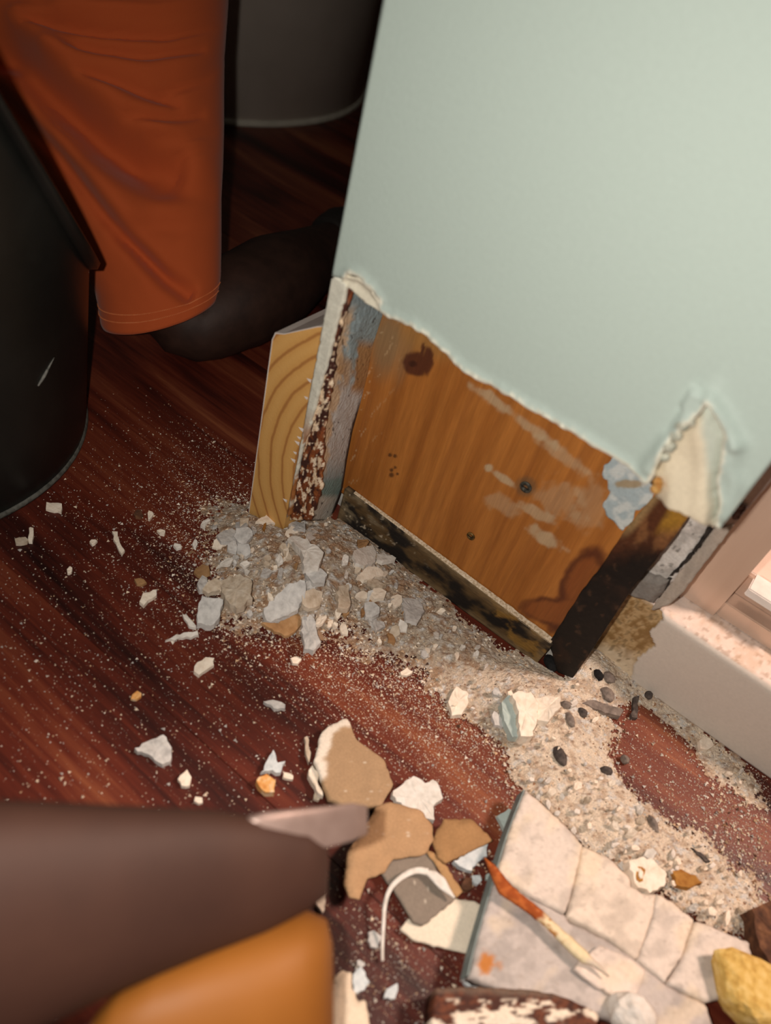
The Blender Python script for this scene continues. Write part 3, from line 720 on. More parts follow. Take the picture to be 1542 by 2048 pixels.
def crease(pts, wdt, amp):
    global h
    d, _, _ = segdist(np.array(pts, float), gx, gy, False); h += amp*np.exp(-(d/wdt)**2)
crease([(0, 90), (90, 190), (200, 280), (330, 335)], 42, -.016)
crease([(40, 40), (160, 150), (300, 250), (430, 320)], 30, .006)
crease([(0, 190), (110, 300), (210, 430), (330, 560), (370, 590)], 15, -.007)
crease([(20, 150), (150, 300), (260, 430)], 34, .007)
crease([(240, 470), (320, 540), (380, 575)], 14, -.004)
crease([(60, 40), (200, 60), (330, 68), (440, 50)], 11, -.006)
crease([(150, 90), (280, 108), (400, 98)], 12, -.0055)
crease([(180, 150), (260, 175), (350, 205)], 11, -.0055)
crease([(320, 185), (400, 160), (446, 130)], 11, -.005)
crease([(260, 232), (330, 236), (400, 228)], 11, -.005)
crease([(310, 272), (370, 280), (430, 262)], 11, -.004)
crease([(350, 305), (420, 300), (447, 285)], 9, -.004)
crease([(240, 320), (300, 370), (420, 390)], 26, -.005)
crease([(280, 450), (360, 455), (430, 440)], 22, -.003)
crease([(100, 100), (300, 140), (440, 110)], 20, .003)
crease([(120, 10), (300, 20), (440, 5)], 16, .004)
h += .003*(fbm(gx/70, gy/70, 5, 3)-.5)
rings = rings - FWD*(2.1*h*front)[..., None]
# hem turned up: slight flare of the last band
hv = np.exp(-((yi-596)/4)**2)
rings += ((rings-rings.mean(1, keepdims=True))*(-.012*hv)[:, None, None])
def cloth_mat():
    m, nt, b = nodes('orange_cloth'); b.inputs['Base Color'].default_value = rgba((184, 84, 42)); b.inputs['Roughness'].default_value = .85
    b.inputs['Sheen Weight'].default_value = .15; b.inputs['Specular IOR Level'].default_value = .15
    add_bump(nt, b, 900, .15, .0006, stretch=(1, 1, .4)); return m
MOR = cloth_mat()
innr = rings[::-1].copy(); cen = innr.mean(1, keepdims=True); innr = cen+(innr-cen)*.965
fullr = np.concatenate([rings, innr[:60]])
tr = loft('shorts_leg', fullr, MOR, person, cap=False)
# two rows of stitches round the hem
MST = nmat('pale_thread', [(.3, (206, 110, 62)), (.7, (222, 134, 84))], 100, bump=0)
for yo, wd in ((600, .0007), (612, .0007)):
    k = int(np.argmin(abs(yi-yo))); rg = rings[k]; V = []; fs = []
    cen = rg.mean(0)
    for j in range(nT):
        p0 = rg[j]; p1 = rg[(j+1) % nT]
        for s_ in range(2):
            a = p0+(p1-p0)*(s_/2+.08); b_ = p0+(p1-p0)*(s_/2+.40); nrm = a-cen; nrm /= np.linalg.norm(nrm); up_ = np.cross(b_-a, nrm); up_ /= np.linalg.norm(up_)
            o_ = len(V)
            V += [a-up_*wd-nrm*.0003, a+up_*wd-nrm*.0003, a+nrm*.0009, b_-up_*wd-nrm*.0003, b_+up_*wd-nrm*.0003, b_+nrm*.0009]
            fs += [(o_, o_+2, o_+1), (o_+3, o_+4, o_+5), (o_, o_+3, o_+5, o_+2), (o_+1, o_+2, o_+5, o_+4), (o_, o_+1, o_+4, o_+3)]
    st = mesh('hem_stitching', V, fs, MST, None); st.parent = tr; st.matrix_parent_inverse = tr.matrix_world.inverted()
# the leg: thigh inside the shorts, knee on the floor, shin lying back to the foot, one skin
MSK = nmat('dark_skin', [(.3, (44, 28, 22)), (.7, (58, 38, 30))], 60, rough=.6, bump=.15)
ctr = rings.mean(1); lg = [(ctr[0], .034), (ctr[40], .034), (ctr[70]+np.array([0, .01, -.01]), .032), (ctr[92]+np.array([0, .012, -.004]), .036)]
lg += [(np.array([-.274, .128, .046]), .043), (np.array([-.256, .19, .056]), .055), (np.array([-.262, .26, .058]), .056), (np.array([-.282, .34, .048]), .045), (np.array([-.298, .41, .040]), .037), (np.array([-.306, .46, .036]), .034), (np.array([-.312, .50, .022]), .020)]
tube('leg', smoothline([p for p, r_ in lg], 5), np.interp(np.linspace(0, 1, 5*(len(lg)-1)+1), np.linspace(0, 1, len(lg)), [r_ for p, r_ in lg]), MSK, person, n=24, up=(1, .05, 0))
MSH = nmat('black_shoe', [(.3, (24, 21, 19)), (.7, (40, 35, 32))], 40, rough=.6, bump=.3, bscale=200)
MSO = nmat('shoe_sole', [(.3, (30, 27, 25)), (.7, (50, 45, 41))], 60, rough=.7, bump=.3)
tt = np.linspace(0, 1, 22); sr = []; so = []
for t in tt:
    # the shoe lies toe-down behind the shin, its sole turned up and back
    y = .42+.115*t; cxs = -.302-.014*t
    wv = np.interp(t, [0, .1, .5, .85, 1], [.040, .043, .045, .040, .018]); hz = np.interp(t, [0, .3, .7, 1], [.078, .082, .070, .044])
    a = np.arange(24)/24*2*np.pi; ca = np.cos(a); sa = np.sin(a)
    sr.append(np.stack([cxs+wv*np.sign(ca)*abs(ca)**.8, np.full(24, y), .001+hz*(.5+.5*np.sign(sa)*abs(sa)**.8)], -1))
sh = loft('shoe', sr, MSH, person)
for k, t in enumerate(np.linspace(0, 1, 8)):
    z = .012+.062*t; wv = .036-.012*abs(t-.45); y = .537-.006*t
    a = np.arange(20)/20*2*np.pi; so.append(np.stack([-.316+.004*t+wv*np.cos(a), y+.008*np.sin(a), np.full(20, z)], -1))
sl = loft('sole', so, MSO, None); sl.parent = sh; sl.matrix_parent_inverse = sh.matrix_world.inverted()

# ---------------------------------------------------------------- hand tool swung in at the lower left
tool = empty('hand_tool', Dp(-120., 1850., np.array(.17)).tolist()); tag(tool, 'brown and yellow-orange hand tool with pale metal tip reaching in at lower left', 'tool')
MTH = nmat('brown_handle', [(.3, (50, 31, 25)), (.6, (60, 38, 30)), (.8, (68, 44, 34))], 14, rough=.6, bump=.1, stretch=(1, 1, 1))
MYE = nmat('amber_grip', [(.3, (130, 80, 28)), (.6, (142, 88, 32))], 12, rough=.55, bump=.08)
MTI = nmat('worn_steel', [(.3, (136, 116, 108)), (.7, (156, 136, 128))], 60, rough=.42, metal=.35, bump=.1)
def bar(name, stations, mat, parent, n=28, sq=.75):
    rg = []
    for (x, yt, yb, d, fl) in stations:
        a = Dp(float(x), float(yt), np.array(d)); b_ = Dp(float(x), float(yb), np.array(d)); c = (a+b_)/2; v = (b_-a)/2; wv = FWD*np.linalg.norm(v)*fl
        p = np.arange(n)/n*2*np.pi; ca = np.cos(p); sa = np.sin(p)
        rg.append(c+(np.sign(ca)*abs(ca)**sq)[:, None]*v+(np.sign(sa)*abs(sa)**sq)[:, None]*wv)
    return loft(name, rg, mat, parent)
bar('handle', [(-260, 1606, 2230, 0.27, .6), (-100, 1606, 2140, 0.2835, .6), (80, 1610, 2050, 0.3038, .6), (260, 1618, 1965, 0.324, .6), (420, 1624, 1900, 0.3443, .6), (540, 1642, 1858, 0.3618, .55), (620, 1668, 1815, 0.3726, .5), (655, 1700, 1790, 0.378, .4)], MTH, tool, sq=.9)
bar('metal_tip', [(470, 1640, 1720, 0.3537, .35), (530, 1625, 1716, 0.3591, .35), (600, 1618, 1706, 0.3699, .3), (660, 1612, 1694, 0.3807, .25), (705, 1606, 1682, 0.3915, .2), (735, 1612, 1668, 0.3996, .12)], MTI, tool, sq=.7)
bar('grip', [(190, 2030, 2330, 0.3250, .4), (250, 1970, 2330, 0.3307, .5), (330, 1925, 2330, 0.3375, .55), (430, 1888, 2330, 0.3483, .55), (540, 1852, 2330, 0.3591, .55), (610, 1840, 2330, 0.3672, .5), (650, 1852, 2330, 0.3726, .4), (664, 1890, 2300, 0.3753, .2)], MYE, tool, sq=.7)

# ================================================================== rubble
mounds = [(560, 1165, .045, .018), (640, 1120, .035, .016), (500, 1085, .035, .010), (455, 1200, .022, .006), (720, 1150, .03, .010), (640, 1215, .03, .010), (800, 1230, .03, .006), (900, 1290, .03, .005),
          (1060, 1400, .028, .010), (1130, 1440, .03, .008), (1180, 1340, .022, .012), (1110, 1530, .03, .007), (1210, 1640, .03, .008), (1290, 1720, .025, .008), (1000, 1390, .03, .005), (1400, 1800, .03, .005)]
MO = [(F(float(a), float(b))[:2], s, h) for a, b, s, h in mounds]
def hf(x, y):
    t = 0
    for c, s, h_ in MO: t = t+h_*np.exp(-((x-c[0])**2+(y-c[1])**2)/(s*s))
    return t
def surf(px, py, lift=0.0):
    px = np.asarray(px, float); py = np.asarray(py, float); z = np.zeros_like(px)
    for _ in range(10):
        p = F(px, py, z); z = np.clip(hf(p[..., 0], p[..., 1])+lift, 0, .06)
    return F(px, py, z)
def ell(px, py, x0, y0, rx, ry, deg):
    a = math.radians(deg); dx = px-x0; dy = py-y0
    return np.exp(-(((dx*math.cos(a)+dy*math.sin(a))/rx)**2+((-dx*math.sin(a)+dy*math.cos(a))/ry)**2))
DENS = [(570, 1150, 190, 105, 15, 1.25), (640, 1070, 130, 40, 10, .9), (760, 1180, 150, 60, 38, 1.0), (900, 1285, 230, 62, 36, 1.15), (1090, 1420, 130, 105, 10, 1.3), (960, 1400, 90, 60, 30, .95), (1100, 1530, 110, 80, 60, 1.0),
        (1180, 1340, 90, 55, 30, 1.1), (1170, 1600, 130, 75, 42, 1.15), (1300, 1690, 190, 80, 42, 1.25), (1430, 1790, 110, 50, 45, 1.0), (1340, 1430, 170, 30, 38, 1.0), (1470, 1560, 90, 34, 45, .75), (1410, 1640, 70, 120, -25, .55),
        (450, 1020, 80, 45, 25, .62), (380, 900, 70, 14, 32, .42), (1500, 1750, 60, 110, -20, .5), (940, 1720, 50, 40, 60, .55), (720, 1300, 180, 50, 32, .38), (470, 1260, 70, 50, 20, .4), (1250, 1480, 60, 90, -30, .3)]
BARE = [(1320, 1560, 100, 52, 48, 1.25), (1290, 1440, 60, 26, 35, .5), (1450, 1700, 60, 30, 50, .5), (960, 1500, 90, 60, 35, .5)]
def dens(px, py):
    t = 0
    for x0, y0, rx, ry, a, k in DENS: t = t+k*ell(px, py, x0, y0, rx, ry, a)
    for x0, y0, rx, ry, a, k in BARE: t = t-k*ell(px, py, x0, y0, rx, ry, a)
    return t
# heaps and drifts of crushed plaster: a solid crust, ragged where it thins out
gx_ = np.arange(-.20, .56, .00145); gy_ = np.arange(-.40, .20, .00145)
X_, Y_ = np.meshgrid(gx_, gy_)
base = np.stack([X_, Y_, np.zeros_like(X_)], -1); px_, py_ = proj(np.stack([X_, Y_, hf(X_, Y_)], -1))
D_ = dens(px_, py_)
na = fbm(X_*420, Y_*420, 3, 4); nb = fbm(X_*150, Y_*150, 9, 4); ncx = fbm(X_*45, Y_*45, 19, 3)
cover = D_*1.05+.75*(na-.5)+.65*(nb-.5)+.5*(ncx-.5)-.60
blk = np.floor(fbm(X_*260, Y_*260, 27, 2)*7)/7
H_ = hf(X_, Y_)+np.clip(cover, 0, 1)*(.0012+.0022*(na-.3)+np.where(X_ < .18, .0045, .0018)*np.clip(D_, 0, 1.2)*(blk-.35))
wall_y = np.where(X_ < .283, .060, .116)
pres = (cover > 0) & (Y_ < wall_y+.004) & ~((X_ < -.0005) & (Y_ > -.002) & (X_ > -.046))
q_ok = pres[:-1, :-1] & pres[1:, :-1] & pres[:-1, 1:] & pres[1:, 1:]
ny, nx = X_.shape; idx = np.arange(nx*ny).reshape(ny, nx)
qd = np.stack([idx[:-1, :-1], idx[:-1, 1:], idx[1:, 1:], idx[1:, :-1]], -1)[q_ok]
usedv = np.unique(qd); mpv = -np.ones(nx*ny, int); mpv[usedv] = np.arange(len(usedv)); qd = mpv[qd]
VV = np.stack([X_, Y_, np.maximum(H_, .0004)], -1).reshape(-1, 3)[usedv]
pxf = px_.ravel()[usedv]; pyf = py_.ravel()[usedv]; naf = na.ravel()[usedv]; nbf = nb.ravel()[usedv]; blf = blk.ravel()[usedv]; cvf = cover.ravel()[usedv]
warm = sstep(750, 1150, pxf)
cc = mix(np.broadcast_to(lin((168, 152, 134)), (len(usedv), 3)), lin((216, 200, 180)), warm)
cc = mix(cc, lin((206, 206, 204)), sstep(.5, .7, blf)*.8)
cc = mix(cc, lin((150, 116, 86)), sstep(.52, .66, nbf)*.85*(1-.5*warm))
cc = mix(cc, lin((120, 86, 62)), sstep(.64, .74, naf)*.7)
cc = mix(cc, lin((140, 96, 66)), sstep(.22, .0, cvf)*.6)
MRB = cmat('crushed_plaster', rough=.95, bump=1.0, bscale=700, bdist=.0016, grain=.22, gscale=900)
rb = mesh('plaster_rubble', VV, qd, MRB, None, cc, False)
tag(rb, 'heaped pale crushed plaster and dust on the floor below the hole', 'rubble', kind='stuff')

# loose grains
def grains(n, reg, dfun, smin, smax, pal, seed):
    g = np.random.default_rng(seed); P = []
    cnt = 0
    while cnt < n:
        x = g.uniform(reg[0], reg[2], 40000); y = g.uniform(reg[1], reg[3], 40000); k = g.uniform(0, 1, 40000) < dfun(x, y)
        P.append(np.stack([x[k], y[k]], -1)); cnt += int(k.sum())
        if len(P) > 60: break
    P = np.concatenate(P)[:n]; n = len(P)
    s = smin+(smax-smin)*g.uniform(0, 1, n)**3.2
    p = surf(P[:, 0], P[:, 1]); ok = p[:, 1] < np.where(p[:, 0] < .283, .057, .112)
    ok &= ~((p[:, 0] < 0.001) & (p[:, 1] > -.003) & (p[:, 0] > -.047)) & (np.hypot(p[:, 0]-bc[0], p[:, 1]-bc[1]) > br+.004)
    p = p[ok]; s = s[ok]; n = len(p)
    T = np.array([(1, 0, 0), (-.5, .86, 0), (-.5, -.86, 0), (.15, .1, .8), (.05, -.1, -.5)], float)
    sc = g.uniform(.45, 1.3, (n, 5, 3)); ang = g.uniform(0, 6.28, n); ca, sa = np.cos(ang), np.sin(ang)
    v = T[None]*sc*s[:, None, None]
    v = np.stack([v[..., 0]*ca[:, None]-v[..., 1]*sa[:, None], v[..., 0]*sa[:, None]+v[..., 1]*ca[:, None], v[..., 2]], -1)
    v += p[:, None, :]; v[..., 2] += (s*.35)[:, None]; v[..., 2] = np.maximum(v[..., 2], .0001)
    f = np.array([(0, 1, 3), (1, 2, 3), (2, 0, 3), (1, 0, 4), (2, 1, 4), (0, 2, 4)])
    fa = (f[None]+(np.arange(n)*5)[:, None, None]).reshape(-1, 3)
    pc = np.array([lin(c) for c, _ in pal]); pw = np.array([w_ for _, w_ in pal], float); ci = g.choice(len(pal), n, p=pw/pw.sum())
    cl = np.repeat(pc[ci]*g.uniform(.85, 1.1, (n, 1)), 5, 0)
    off = sum(len(q_) for q_ in GV); GV.append(v.reshape(-1, 3)); GF.append(fa+off); GC.append(np.clip(cl, 0, 1))
GV, GF, GC = [], [], []
PALE = [((226, 208, 184), 4), ((232, 222, 208), 2), ((196, 192, 186), 2), ((204, 172, 138), 1.4), ((150, 112, 84), 1.2), ((84, 60, 46), 1.0)]
grains(26000, (330, 960, 1542, 1960), lambda x, y: np.clip(dens(x, y)*.8-.05, 0, 1), .0004, .0022, PALE, 3)
def sparse(x, y):
    t = .65*ell(x, y, 480, 1080, 200, 130, 20)+.8*ell(x, y, 720, 1310, 300, 120, 34)+.5*ell(x, y, 900, 1450, 200, 120, 40)+.10*ell(x, y, 300, 1250, 420, 350, 20)+.18*ell(x, y, 800, 1900, 200, 200, 0)+.3*ell(x, y, 1300, 1560, 250, 120, 45)+.25*ell(x, y, 420, 900, 90, 90, 20)+.4*ell(x, y, 1450, 1650, 150, 150, 45)
    return np.clip(t, 0, 1)
grains(42000, (0, 760, 1542, 2048), sparse, .00022, .0010, PALE[:4], 5)
grains(1500, (0, 830, 1542, 2048), lambda x, y: np.clip(sparse(x, y)*1.5+.12, 0, 1), .0008, .0021, PALE[:3], 6)
o = mesh('plaster_crumbs', np.concatenate(GV), np.concatenate(GF), cmat('grain_plaster', rough=.9, bump=0, grain=.05), None, np.concatenate(GC), False)
tag(o, 'loose pale plaster crumbs and grit sprinkled over heaps and dark floor', 'crumbs', kind='stuff')

# ================================================================== broken pieces, each one a thing
CM = {
 'cream': nmat('chip_cream', [(.3, (224, 208, 188)), (.5, (236, 222, 204)), (.7, (242, 232, 216))], 180, bump=.5, bscale=420),
 'white': nmat('chip_white', [(.3, (206, 198, 188)), (.5, (222, 215, 206)), (.7, (232, 227, 220))], 180, bump=.5, bscale=420),
 'grey': nmat('chip_grey', [(.3, (172, 169, 166)), (.5, (196, 193, 189)), (.7, (210, 207, 203))], 160, bump=.7, bscale=380),
 'blue': nmat('chip_blue', [(.3, (180, 188, 192)), (.5, (202, 208, 210)), (.7, (218, 222, 222))], 160, bump=.6, bscale=380),
 'mint': nmat('chip_mint', [(.3, (168, 182, 178)), (.7, (182, 196, 190))], 120, bump=.2),
 'tan': nmat('chip_tan', [(.3, (142, 106, 70)), (.5, (162, 124, 84)), (.7, (180, 144, 104))], 120, bump=.4, bscale=500),
 'tangrey': nmat('chip_tangrey', [(.3, (172, 154, 132)), (.5, (194, 178, 158)), (.7, (208, 196, 178))], 150, bump=.7, bscale=380),
 'paper': nmat('paper_tan', [(.3, (150, 110, 72)), (.5, (166, 124, 82)), (.7, (184, 142, 98))], 60, bump=.3, bscale=700),
 'card': nmat('paper_grey', [(.3, (122, 110, 98)), (.5, (136, 124, 112)), (.7, (150, 138, 124))], 90, bump=.3, bscale=700),
 'brown': nmat('chip_brown', [(.3, (66, 42, 30)), (.5, (92, 60, 42)), (.7, (122, 84, 58))], 150, bump=.5),
 'dark': nmat('chip_dark_grey', [(.3, (52, 46, 44)), (.5, (76, 68, 64)), (.7, (104, 94, 88))], 180, bump=.6),
 'black': nmat('chip_black', [(.3, (14, 13, 14)), (.7, (30, 28, 28))], 180, bump=.5),
 'stone': nmat('chip_stone', [(.3, (98, 88, 82)), (.5, (124, 112, 104)), (.7, (146, 134, 124))], 180, bump=.6),
 'orange': nmat('chip_orange', [(.3, (196, 120, 50)), (.5, (218, 164, 100)), (.7, (232, 212, 184))], 130, bump=.5),
 'amber': nmat('chip_amber', [(.3, (150, 96, 40)), (.7, (190, 140, 70))], 150, bump=.5),
 'yellow': nmat('yellow_foam', [(.3, (184, 144, 70)), (.5, (212, 176, 98)), (.7, (226, 196, 128))], 160, bump=.9, bscale=300),
}
SEED = [100]
def chip(name, label, cat, P, th_, mat, lift=.0005, tilt=0.0, group=None, amp=None, parent=None, step=7):
    SEED[0] += 1; s = SEED[0]; g = np.random.default_rng(s)
    P = np.asarray(P, float); size = np.ptp(P, axis=0).max()
    P = jag(P, max(step, size/14), amp if amp is not None else min(1.6, size*.035), True, s)
    c = P.mean(0); n = len(P)
    z0 = float(surf(c[0], c[1])[2]); zi = surf(P[:, 0], P[:, 1])[:, 2]*.6+z0*.4
    a = g.uniform(0, 6.28); dirp = np.array([math.cos(a), math.sin(a)])
    zt = zi+lift+th_+tilt*.00004*((P-c)@dirp); zt = np.maximum(zt, th_+.0003)
    top = F(P[:, 0], P[:, 1], zt); cw = top.mean(0)
    bot = cw+(top-cw)*1.03; bot[:, 2] = np.maximum(top[:, 2]-th_*(1+.2*g.uniform(-1, 1, n)), .0001)
    inn = cw+(top-cw)*.58; inn[:, 2] = top[:, 2]*.6+cw[2]*.4+th_*(.16 if size < 26 else .07)*g.uniform(-.6, 1, n)
    cv = cw+np.array([0, 0, th_*.06*g.uniform(-1, 1)])
    V = np.vstack([bot, top, inn, cv[None]]); fs = []
    for i in range(n):
        j = (i+1) % n
        fs += [(i, j, n+j, n+i), (n+i, n+j, 2*n+j, 2*n+i), (2*n+i, 2*n+j, 3*n)]
    fs.append(tuple(range(n-1, -1, -1)))
    if np.cross(top[1]-top[0], cw-top[0])[2] < 0: fs = [f[::-1] for f in fs]
    base = V.mean(0)*1.0; base[2] = V[:, 2].min()
    o = mesh(name, V-base, fs, CM[mat] if isinstance(mat, str) else mat); o.location = base.tolist()
    if parent is not None: o.location = (0, 0, 0); o.data.transform(Matrix.Translation(base.tolist())); under(o, parent)
    else: tag(o, label, cat, group)
    return o
def blob_poly(x, y, wd, ht, deg, s):
    g = np.random.default_rng(s); n = g.integers(5, 8); a = np.sort(g.uniform(0, 6.28, n)+0)
    a = np.arange(n)/n*6.283+g.uniform(-.35, .35, n); r = g.uniform(.75, 1.15, n); t = math.radians(deg)
    u = np.cos(a)*r*wd/2; v = np.sin(a)*r*ht/2
    return np.stack([x+u*math.cos(t)-v*math.sin(t), y+u*math.sin(t)+v*math.cos(t)], -1)
def lump(name, label, cat, x, y, rx, ry, hz, mat, lift=0, group=None, deg=0, parent=None):
    SEED[0] += 1; s = SEED[0]
    c = surf(float(x), float(y), hz*.5); sc = np.linalg.norm(c-C)/FPX
    bm = bmesh.new(); bmesh.ops.create_icosphere(bm, subdivisions=2 if max(rx, ry) < 20 else 3, radius=1); t = math.radians(deg)
    for v in bm.verts:
        p = v.co.normalized()
        if name == 'foam_lump': p = Vector([math.copysign(abs(c_)**.55, c_) for c_ in p])
        k = .82+.42*float(fbm(np.array(p.x*1.9+s), np.array(p.y*1.9+p.z*1.3), s, 3))
        q = p*k; u = q.x*rx*math.cos(t)-q.y*ry*math.sin(t); w_ = q.x*rx*math.sin(t)+q.y*ry*math.cos(t)
        v.co = Vector((RIGHT*u*sc-np.array([0, 0, RIGHT[2]*u*sc])).tolist())+Vector((np.array([DOWN[0], DOWN[1], 0])/np.linalg.norm(DOWN[:2])*w_*sc*1.25).tolist())+Vector((0, 0, q.z*hz))
    me = bpy.data.meshes.new(name); bm.to_mesh(me); bm.free()
    o = bpy.data.objects.new(name, me); col.objects.link(o); me.materials.append(CM[mat] if isinstance(mat, str) else mat)
    zc = max(float(hf(c[0], c[1]))+hz*.55+lift, hz*.80); o.location = (c[0], c[1], zc)
    if parent is not None: o.data.transform(Matrix.Translation(o.location)); o.location = (0, 0, 0); under(o, parent)
    else: tag(o, label, cat, group)
    return o

# ---- the big cracked slab at the lower right
slab = empty('plaster_slab', F(1200., 1850., 0.).tolist()); tag(slab, 'large cracked off-white plaster slab lying at the lower right', 'slab')
MSL = cmat('slab_plaster', rough=.9, bump=.45, bscale=220, grain=.07, gscale=300)
def floorsheet(name, P, z, res, thick, mat, parent=None, disp=None, colf=None, amp=0, step=8, s=0):
    Pp = np.asarray(P, float)
    if amp: Pp = jag(Pp, step, amp, True, s)
    P2_ = F(Pp[:, 0], Pp[:, 1], z)[:, :2]
    us = np.arange(P2_[:, 0].min()-res, P2_[:, 0].max()+2*res, res); vs = np.arange(P2_[:, 1].min()-res, P2_[:, 1].max()+2*res, res)
    return sheet(name, P2_, us, vs, lambda u, v: np.stack([u, v, np.full_like(u, z)], -1), (0, 0, 1), thick, mat, parent, disp, colf)
def slabcol(tone):
    def f(px, py, u, v, d):
        n = fbm(px/30, py/30, 4, 4); m = fbm(px/8, py/8, 14, 3); w_ = fbm(px/70, py/70, 24, 3)
        c = mix(np.broadcast_to(lin(tone), (len(u), 3)), np.array(lin(tone))*.80, sstep(.45, .7, n))
        c = mix(c, lin((226, 206, 176)), sstep(.5, .7, w_)*.45)
        c = mix(c, lin((150, 136, 124)), sstep(.70, .80, m)*.35)
        for x0, y0, rx, ry in [(971, 1925, 17, 24), (998, 1930, 9, 10)]:
            c = mix(c, lin((186, 116, 48)), sstep(1.2, .7, np.hypot((px-x0)/rx, (py-y0)/ry)+.8*(m-.5))*(.95 if x0 < 980 else .5))
        return c
    return f
ZS = .026
frs = [([(1052, 1578), (1130, 1648), (1166, 1690), (1150, 1760), (1132, 1826), (1060, 1790), (995, 1745), (1020, 1660)], 0, (216, 202, 190)),
       ([(1168, 1691), (1215, 1712), (1258, 1752), (1262, 1772), (1285, 1786), (1312, 1788), (1307, 1827), (1276, 1917), (1208, 1870), (1136, 1832), (1152, 1762)], -.0012, (222, 206, 190)),
       ([(1313, 1788), (1345, 1802), (1389, 1840), (1364, 1914), (1332, 1964), (1278, 1918), (1309, 1828)], -.0006, (218, 204, 192)),
       ([(1392, 1842), (1440, 1860), (1500, 1885), (1506, 1925), (1480, 1985), (1415, 2003), (1336, 1966), (1367, 1916)], -.0018, (212, 200, 190)),
       ([(994, 1748), (1060, 1793), (1131, 1829), (1138, 1844), (1207, 1876), (1274, 1922), (1333, 1971), (1412, 2008), (1428, 2052), (1380, 2075), (1250, 2045), (1100, 1996), (1000, 1978), (940, 1952), (955, 1880)], -.0030, (188, 178, 172))]
for k, (P, dz, tone) in enumerate(frs):
    floorsheet('slab_fragment', P, ZS+dz, .0017, .013, MSL, slab, lambda u, v, d, k=k: .0012*(fbm(u*60, v*60, k, 3)-.5)-.0012*np.exp(-(d/.0014)**2)+.0005*fbm(u*300, v*300, 5, 2), slabcol(tone), amp=.9, step=9, s=k)
floorsheet('paper_patch', [(1200, 1890), (1245, 1910), (1290, 1940), (1278, 1975), (1264, 2004), (1215, 1985), (1168, 1955), (1148, 1938), (1160, 1920)], ZS+.0002, .0016, .0035, MSL, slab, lambda u, v, d: .0008*fbm(u*90, v*90, 3, 3), slabcol((222, 206, 194)), amp=1, step=9, s=9)
# mint painted paper on the slab's left side, its shade darkened into the colour
pm = np.array([(1048, 1580), (1017, 1660), (991, 1745), (952, 1880), (935, 1952)], float); V = []; fs = []
for k, (x, y) in enumerate(smoothline(pm, 6)):
    t = F(x+1.5, y, ZS-.0016); b_ = F(x+1.5, y, ZS-.0016)+np.array([-.0012, 0, -.0125]); V += [t, t+np.array([-.0008, 0, 0]), b_+np.array([-.0008, 0, 0]), b_]
for k in range(len(V)//4-1):
    for j in range(4): a = k*4+j; b_ = k*4+(j+1) % 4; fs.append((a, b_, b_+4, a+4))
fs += [(3, 2, 1, 0), tuple(len(V)-4+j for j in range(4))]
mesh('painted_edge', V, fs, nmat('edge_mint_shaded', [(.3, (120, 132, 132)), (.7, (146, 158, 156))], 120, bump=.3), slab)
chip('curled_paper', '', '', [(925, 1950), (945, 1955), (990, 1975), (1000, 1982), (960, 1980), (930, 1966)], .004, 'blue', .008, 4, parent=slab)

# ---- two-coloured splinter on the slab
def splcol(px, py, u, v, d):
    n = fbm(px/10, py/10, 4, 3); t = (px-971)+.9*(py-1717)
    c = mix(np.broadcast_to(lin((150, 72, 28)), (len(u), 3)), lin((178, 96, 44)), sstep(.4, .6, n))
    c = mix(c, lin((226, 208, 170)), sstep(205, 235, t+40*(n-.5)))
    c = mix(c, lin((176, 116, 50)), sstep(.55, .68, n)*sstep(210, 240, t)*sstep(330, 260, t))
    return mix(c, lin((205, 190, 172)), sstep(375, 400, t))
o = floorsheet('paint_splinter', [(969, 1714), (987, 1727), (1025, 1773), (1083, 1819), (1121, 1856), (1150, 1881), (1186, 1916), (1222, 1955), (1187, 1930), (1166, 1925), (1133, 1894), (1100, 1861), (1087, 1848), (1050, 1819), (1000, 1786), (988, 1761)],
           ZS+.006, .0012, .0022, MSL, None, lambda u, v, d: .0016*np.clip(d/.003, 0, 1), splcol, amp=.7, step=9)
tag(o, 'long pointed splinter, orange-brown to cream, lying across the cracked slab', 'splinter')

# ---- paper-faced pieces left of the slab
def piece(name, label, P, z, thick, base, sp=.12, amp=1.1, cat='fragment', bulge=.001, extra=None, s=0):
    def cf(px, py, u, v, d):
        n = fbm(px/26, py/26, 3+s, 4); m = fbm(px/5, py/5, 13+s, 3); c = np.broadcast_to(lin(base), (len(u), 3))*(1-sp+2*sp*n)[:, None]
        c = mix(c, lin((226, 214, 196)), sstep(.80, .86, m)*.6)
        return extra(c, px, py, n, d) if extra else c
    o = floorsheet(name, P, z, .0016, thick, cmat('paper_piece', rough=.9, bump=.4, bscale=500, grain=.08, gscale=600), None, lambda u, v, d: bulge*(fbm(u*40, v*40, s, 3))*np.clip(d/.004, .2, 1), cf, amp=amp, step=8, s=s)
    tag(o, label, cat); return o
def wedge(c, px, py, n, d):
    e, _, _ = segdist(np.array([(640, 1545), (633, 1520), (655, 1455), (692, 1440)], float), px, py, False)
    return mix(c, lin((226, 214, 198)), sstep(20, 11, e+22*(n-.5)))
piece('drywall_piece', 'tan paper-faced plaster piece with white broken edge, above the metal tip', [(628, 1520), (641, 1470), (657, 1452), (693, 1437), (703, 1452), (712, 1478), (768, 1520), (786, 1569), (762, 1612), (700, 1612), (657, 1597), (641, 1556)], .011, .009, (166, 136, 104), extra=wedge, s=1)
chip('plaster_flake', 'narrow cream flake leaning on the left edge of the tan paper piece', 'fragment', [(617, 1540), (625, 1530), (637, 1555), (646, 1592), (637, 1585), (622, 1560)], .006, 'cream', .001, 3)
chip('plaster_flake', 'thin cream sliver above the narrow flake beside tan paper piece', 'fragment', [(609, 1475), (615, 1472), (622, 1505), (618, 1525), (611, 1500)], .004, 'tangrey', .001, 3)
